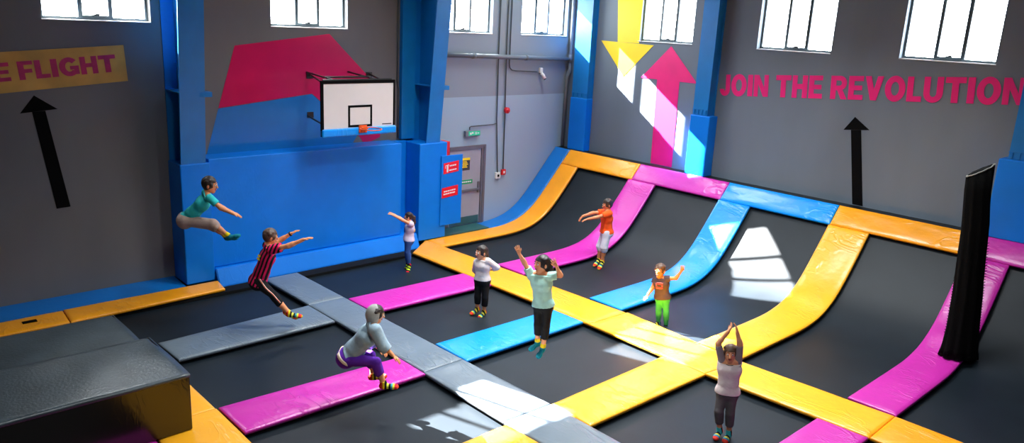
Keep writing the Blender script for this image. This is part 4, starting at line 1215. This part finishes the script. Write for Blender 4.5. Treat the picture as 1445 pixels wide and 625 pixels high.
# 3 hooded woman with purple leggings
def hood_extra(root, J, q):
    hc, hf, hu, hsd, s = q['hc'], q['hf'], q['hu'], q['hsd'], q['hs']
    build('hood', [(ell(hc + hu * .004 * s - hf * .030 * s, (hsd, hf, hu), np.array((.099, .108, .130)) * s), .02), (cone(hc - hu * .10 * s - hf * .03 * s, q['sc'] + q['up'] * .03, .06 * s, .075 * s), .04)], .006,
          cloth('grey_hood', (168, 168, 164)), root, subs=[boxp(hc + hf * .125 * s, (hsd, hf, hu), np.array((.14, .1, .2)) * s)])
    w = q['pel'] + q['up'] * .02
    build('waistband', [(cone(w - q['rt'] * .075 - q['fw'] * .02, w + q['rt'] * .075 - q['fw'] * .02, .121 * s), .02)], .006, cloth('cream_hem', (226, 200, 180)), root,
          cuts=[(w + q['up'] * .02, q['up']), (w - q['up'] * .02, -q['up'])])
person(dict(label='person in grey hooded denim shirt and purple leggings crouching in mid jump', at=(-8.3, 4.72, -.12), s=.98, hs=.92, skin=(228, 156, 106), hairm=hair_dark, face=(.9, .35, -.2),
  j=dict(head=(531, 443.5, 0), neck=(526, 456, 0), shR=(529.5, 466, -.17), shL=(526, 461, .17), elR=(541, 488.5, -.2), wrR=(554, 501, -.2), tipR=(567, 511.5, -.2),
         elL=(527, 483, .22), wrL=(535, 492, .22), tipL=(543, 498, .2), hipR=(489, 507, -.1), hipL=(490, 504, .1), knR=(531, 511, -.12), knL=(523, 501, .14),
         anR=(541.5, 541.5, -.1), anL=(526.5, 529, .16), toeR=(559.5, 544.5, -.1), toeL=(541, 528, .16)),
  top=dict(m=cloth('denim_shirt', (148, 170, 184), vary=.15), sleeve=1.45, hem=.06, g=.03, sg=.012, tilt=-.35), bottom=dict(m=cloth('purple_leggings', (92, 34, 160)), len=1.5, g=.012),
  socks=dict(bands=SOCKR, h=.12), extra=hood_extra))
# 4 small girl by the blue wall
g4 = ground_at(576.5, 380)
def print_extra(root, J, q):
    c = lerp(q['sc'], q['pel'], .35) + q['fw'] * .115 * q['s']
    build('chest_print', [(ell(c, (q['rt'], q['up'], q['fw']), (.06, .075, .02)), .01)], .006, cloth('blue_print', (70, 90, 160)), root)
person(dict(label='girl in pale top and blue jeans with ponytail by the blue wall', at=tuple(g4), s=.80, hs=.72, skin=(228, 156, 118), hairm=hair_dark, face=(-1, -.15, 0),
  j=dict(head=(576.5, 306, 0), neck=(578, 313, 0), shL=(580, 316.5, -.13), shR=(577.5, 316, .13), elL=(568, 310.5, -.18), wrL=(555.5, 304, -.2), tipL=(546, 300, -.2),
         elR=(566, 309, .16), wrR=(556.5, 303, .14), tipR=(548, 298, .14), hipL=(577, 338.5, -.07), hipR=(576, 338.5, .07), knL=(575.5, 356, -.08), knR=(574.5, 356, .07),
         anL=(577.5, 374.5, -.06), anR=(575.5, 372.5, .08), toeL=(576, 381.5, -.12), toeR=(573, 379, .03)),
  top=dict(m=cloth('pale_top', (206, 194, 214)), sleeve=.25, hem=.0, g=.014), bottom=dict(m=cloth('blue_jeans', (52, 84, 146)), len=1.82, g=.010),
  socks=dict(bands=[(20, 20, 24), (225, 40, 60), (20, 20, 24), (200, 230, 40), (20, 20, 24), (200, 230, 40)], h=.16), extra=print_extra,
  locks=[((0, -.09, .03), (0, -.14, -.01), .035, .04), ((0, -.14, -.01), (.0, -.15, -.14), .04, .038), ((0, -.15, -.14), (0, -.135, -.27), .038, .015)]))
# 5 girl in white
g5 = ground_at(675.5, 443.5)
person(dict(label='girl in white top and black capri leggings standing with hands behind her', at=tuple(g5), s=.86, hs=.96, skin=(226, 158, 118), hairm=hair_dark, face=(-.8, -.6, 0),
  j=dict(head=(679.5, 356.5, 0), neck=(681, 365.5, 0), shR=(673, 369.5, .06), shL=(688.5, 368.5, -.06), elL=(701.5, 377.5, .04), wrL=(692.5, 380.5, .14), tipL=(685.5, 384, .17),
         elR=(670.5, 381, .16), wrR=(676.5, 388, .18), tipR=(683, 391, .2), hipR=(676, 395.5, .03), hipL=(685.5, 395.5, -.03), knR=(674, 418, .0), knL=(684.5, 420, -.06),
         anR=(673.5, 435.5, .03), anL=(683, 440, -.02), toeR=(667, 440.5, -.03), toeL=(678, 446, -.08)),
  top=dict(m=cloth('white_top', (216, 204, 202)), sleeve=1.55, hem=.02, g=.014, sg=.008), bottom=dict(m=BLK, len=1.55, g=.012),
  socks=dict(bands=SOCKR, h=.16),
  locks=[((.0, -.085, .03), (.0, -.1, -.06), .045, .045), ((.03, -.08, -.05), (.06, -.06, -.16), .03, .02)]))
# 6 woman in mint
mj = dict(head=(765, 373, 0), neck=(763.5, 386, 0), shR=(750, 389, .07), shL=(777, 389.5, -.07), elR=(740, 370.5, .05), wrR=(733, 358.5, .0), tipR=(728.8, 347, -.02),
         elL=(791, 388.5, -.06), wrL=(785.5, 376.5, -.12), tipL=(779.8, 365.5, -.14), hipR=(760.5, 431, .05), hipL=(773, 431, -.05), knR=(759, 458, .0), knL=(770.5, 461, -.06),
         anR=(758.5, 483, .05), anL=(766, 491.5, .0), toeR=(747.5, 493.5, -.03), toeL=(760, 502.5, -.1))
person(dict(label='woman in mint top and black capri leggings jumping with hands raised', at=(-7.15, 7.42, -.12), s=.86, hs=.98, skin=(226, 152, 110), hairm=hair_black, face=(-.85, -.5, .03), palm=-FH, thumbL=-1,
  j=mj, top=dict(m=cloth('mint_top', (172, 218, 206)), sleeve=.6, hem=.0, g=.020, sg=.004, flare=.02), bottom=dict(m=BLK, len=1.52, g=.010),
  socks=dict(m=TEALS, cuff=YCUFF, h=.16),
  locks=[((-.03, -.085, .03), (-.05, -.09, -.08), .05, .05), ((-.05, -.09, -.08), (-.09, -.05, -.2), .045, .02), ((.03, -.085, .03), (.07, -.05, -.16), .05, .03), ((.07, -.05, -.16), (.11, .01, -.26), .03, .012)]))
# 7 boy in orange
g7 = ground_at(846, 377)
person(dict(label='boy in orange shirt and white shorts leaning forward with arms stretched', at=tuple(g7), s=.96, hs=.96, skin=(200, 124, 82), hairm=hair_dark, face=(-.95, -.25, -.18),
  j=dict(head=(857.5, 289, 0), neck=(857.5, 297, 0), shL=(860, 301.5, -.16), shR=(853, 299.5, .14), elR=(837, 300.5, .1), wrR=(822.5, 305, .02), tipR=(816.5, 311.5, .0),
         elL=(843.5, 306.5, -.18), wrL=(830, 309, -.2), tipL=(822, 311.5, -.2), hipL=(857, 328, -.08), hipR=(854.5, 328, .08), knL=(852.5, 349, -.1), knR=(846.5, 347.5, .08),
         anL=(850, 369, -.08), anR=(845, 366, .06), toeL=(845.5, 379.5, -.16), toeR=(839.5, 374.5, -.02)),
  top=dict(m=cloth('orange_shirt', (240, 84, 24)), sleeve=.55, hem=.0, g=.018, sg=.012), bottom=dict(m=cloth('white_shorts', (206, 204, 214)), len=1.05, g=.018, rk=1.25),
  socks=dict(bands=SOCKR, h=.1)))
# 8 child in green leggings
g8 = ground_at(932, 458)
def tee_extra(root, J, q):
    c = lerp(q['sc'], q['pel'], .25) + q['fw'] * .112 * q['s']
    build('chest_print', [(boxp(c, (q['rt'], q['up'], q['fw']), (.065, .06, .012)), .01)], .006, cloth('red_print', None, axis=(0, 0, 1), bands=[(190, 70, 80), (70, 50, 60), (210, 100, 90), (80, 60, 70)], freq=18), root)
person(dict(label='child in dark tee and green leggings balancing with arms spread', at=tuple(g8), s=.80, hs=.94, skin=(236, 150, 84), hairm=hair_brown, face=(-.6, -.8, 0), thumbR=-1, palmL=-FH,
  j=dict(head=(931.5, 382, 0), neck=(932, 391.5, 0), shR=(925, 395, .05), shL=(940.5, 393.5, -.05), elR=(920.5, 407, .02), wrR=(914.5, 416, -.04), tipR=(909.5, 421.5, -.06),
         elL=(954, 392.5, -.08), wrL=(961, 383.5, -.12), tipL=(964, 375, -.14), hipR=(930.5, 420, .03), hipL=(939.5, 420, -.03), knR=(929.5, 438, .0), knL=(940, 440, -.05),
         anR=(929, 454.5, .02), anL=(940, 459.5, -.02), toeR=(922.5, 458.5, -.04), toeL=(937.5, 465, -.1)),
  top=dict(m=cloth('dark_tee', (70, 58, 64)), sleeve=.38, hem=-.01, g=.014, sg=.010), bottom=dict(m=cloth('green_leggings', (50, 156, 90)), len=1.92, g=.008),
  socks=dict(bands=[(20, 22, 30), (20, 22, 30), (60, 190, 190), (20, 22, 30), (220, 220, 60), (20, 22, 30), (40, 150, 190)], h=.08), extra=tee_extra))
# 9 sweatpants, both arms up
g9 = ground_at(1019, 617)
def collar_extra(root, J, q):
    c = lerp(J['neck'], q['sc'], .1)
    bm = NB(); tube(bm, [c + (q['rt'] * math.cos(a) * .062 + q['fw'] * (math.sin(a) * .058 + .012) - q['up'] * math.sin(a) * .018) for a in np.linspace(0, 2 * math.pi, 25)], .008, 6, caps=False); bobj('collar', bm, BLK, root, smooth=True)
person(dict(label='person in white raglan shirt and grey sweatpants raising both arms overhead', at=tuple(g9), s=.84, hs=.86, skin=(222, 152, 110), hairm=hair_brown, face=(-.25, -1, .0), palm=RH, thumbL=-1,
  j=dict(head=(1030.5, 498.5, 0), neck=(1030, 511.5, 0), shR=(1019.5, 511, .03), shL=(1041.5, 509.5, -.03), elR=(1013.5, 485, .02), wrR=(1027.5, 468.5, -.02), tipR=(1034, 457.5, -.02),
         elL=(1044.5, 486, -.04), wrL=(1040.5, 469.5, -.03), tipL=(1038.5, 457.5, -.02), hipR=(1020, 553.5, .02), hipL=(1033.5, 553.5, -.02), knR=(1014.5, 580, -.04), knL=(1030.5, 583, -.06),
         anR=(1015.5, 607, .02), anL=(1028.5, 611.5, .0), toeR=(1008.5, 618.5, -.1), toeL=(1022, 623, -.12)),
  top=dict(m=cloth('white_shirt', (222, 206, 204)), sleeve=.92, sleevem=cloth('grey_sleeve', (140, 128, 130)), hem=-.0, g=.016, sg=-.004), bottom=dict(m=cloth('grey_sweatpants', (88, 83, 84)), len=1.6, g=.008, rk=1.08, rl=1.25),
  socks=dict(bands=[(225, 60, 50), (225, 60, 50), (20, 22, 30), (60, 180, 190), (20, 22, 30), (230, 220, 70), (40, 150, 190)], h=.2), extra=collar_extra))
# ------------------------------------------------------------------ light
w = bpy.data.worlds.new('sky'); scn.world = w; w.use_nodes = True
bg = w.node_tree.nodes['Background']; bg.inputs[0].default_value = (.90, .96, 1, 1); bg.inputs[1].default_value = 26.0
sd = bpy.data.lights.new('sun', 'SUN'); sd.energy = 235; sd.angle = .0093; sd.color = (1, .97, .92)
so = bpy.data.objects.new('sun', sd); col.objects.link(so)
so.rotation_euler = Vector((1, .295, -.685)).to_track_quat('-Z', 'Y').to_euler(); so.location = (-20, 0, 12)
def portal(c, nrm, sx, sy):
    l = bpy.data.lights.new('window_daylight', 'AREA'); l.shape = 'RECTANGLE'; l.size = sx; l.size_y = sy
    l.cycles.is_portal = True
    o = bpy.data.objects.new('window_daylight', l); col.objects.link(o); o.location = c
    o.rotation_euler = Vector(nrm).to_track_quat('-Z', 'Z').to_euler()
for a, c in LW: portal((XW - TH - .02, (a + c) / 2, (bz0 + bz1) / 2), (1, 0, 0), c - a, bz1 - bz0)
for a, c in BW: portal(((a + c) / 2, YB + TH + .02, (bz0 + bz1) / 2), (0, -1, 0), c - a, bz1 - bz0)
def add_fill(x, y, z, sx, sy, e, c=(.93, .98, 1), rot=(0, 0, 0), spread=110):  # area light added under the ceiling, stands for no seen fixture
    l = bpy.data.lights.new('overhead_fill', 'AREA'); l.shape = 'RECTANGLE'; l.size = sx; l.size_y = sy; l.energy = e; l.color = c; l.spread = math.radians(spread)
    o = bpy.data.objects.new('overhead_fill', l); col.objects.link(o); o.location = (x, y, z); o.rotation_euler = rot
for x, y, e in ((-7.5, 10.4, 330), (-10.2, 8.4, 200), (-5.0, 10.6, 140), (-12.2, 13.2, 150)):  # added overhead fill; the last one brightens the corner by the door wall
    add_fill(x, y, 8.4, 2.2, 1.2, e)
add_fill(-2.0, 3.0, 8.4, 2.2, 1.2, 330, spread=170)  # camera-side fill added for the people facing the camera
add_fill(-7.4, 7.1, 8.4, .5, .5, 190)  # unseen overhead source, kept small to sharpen the shadow below the jumping woman
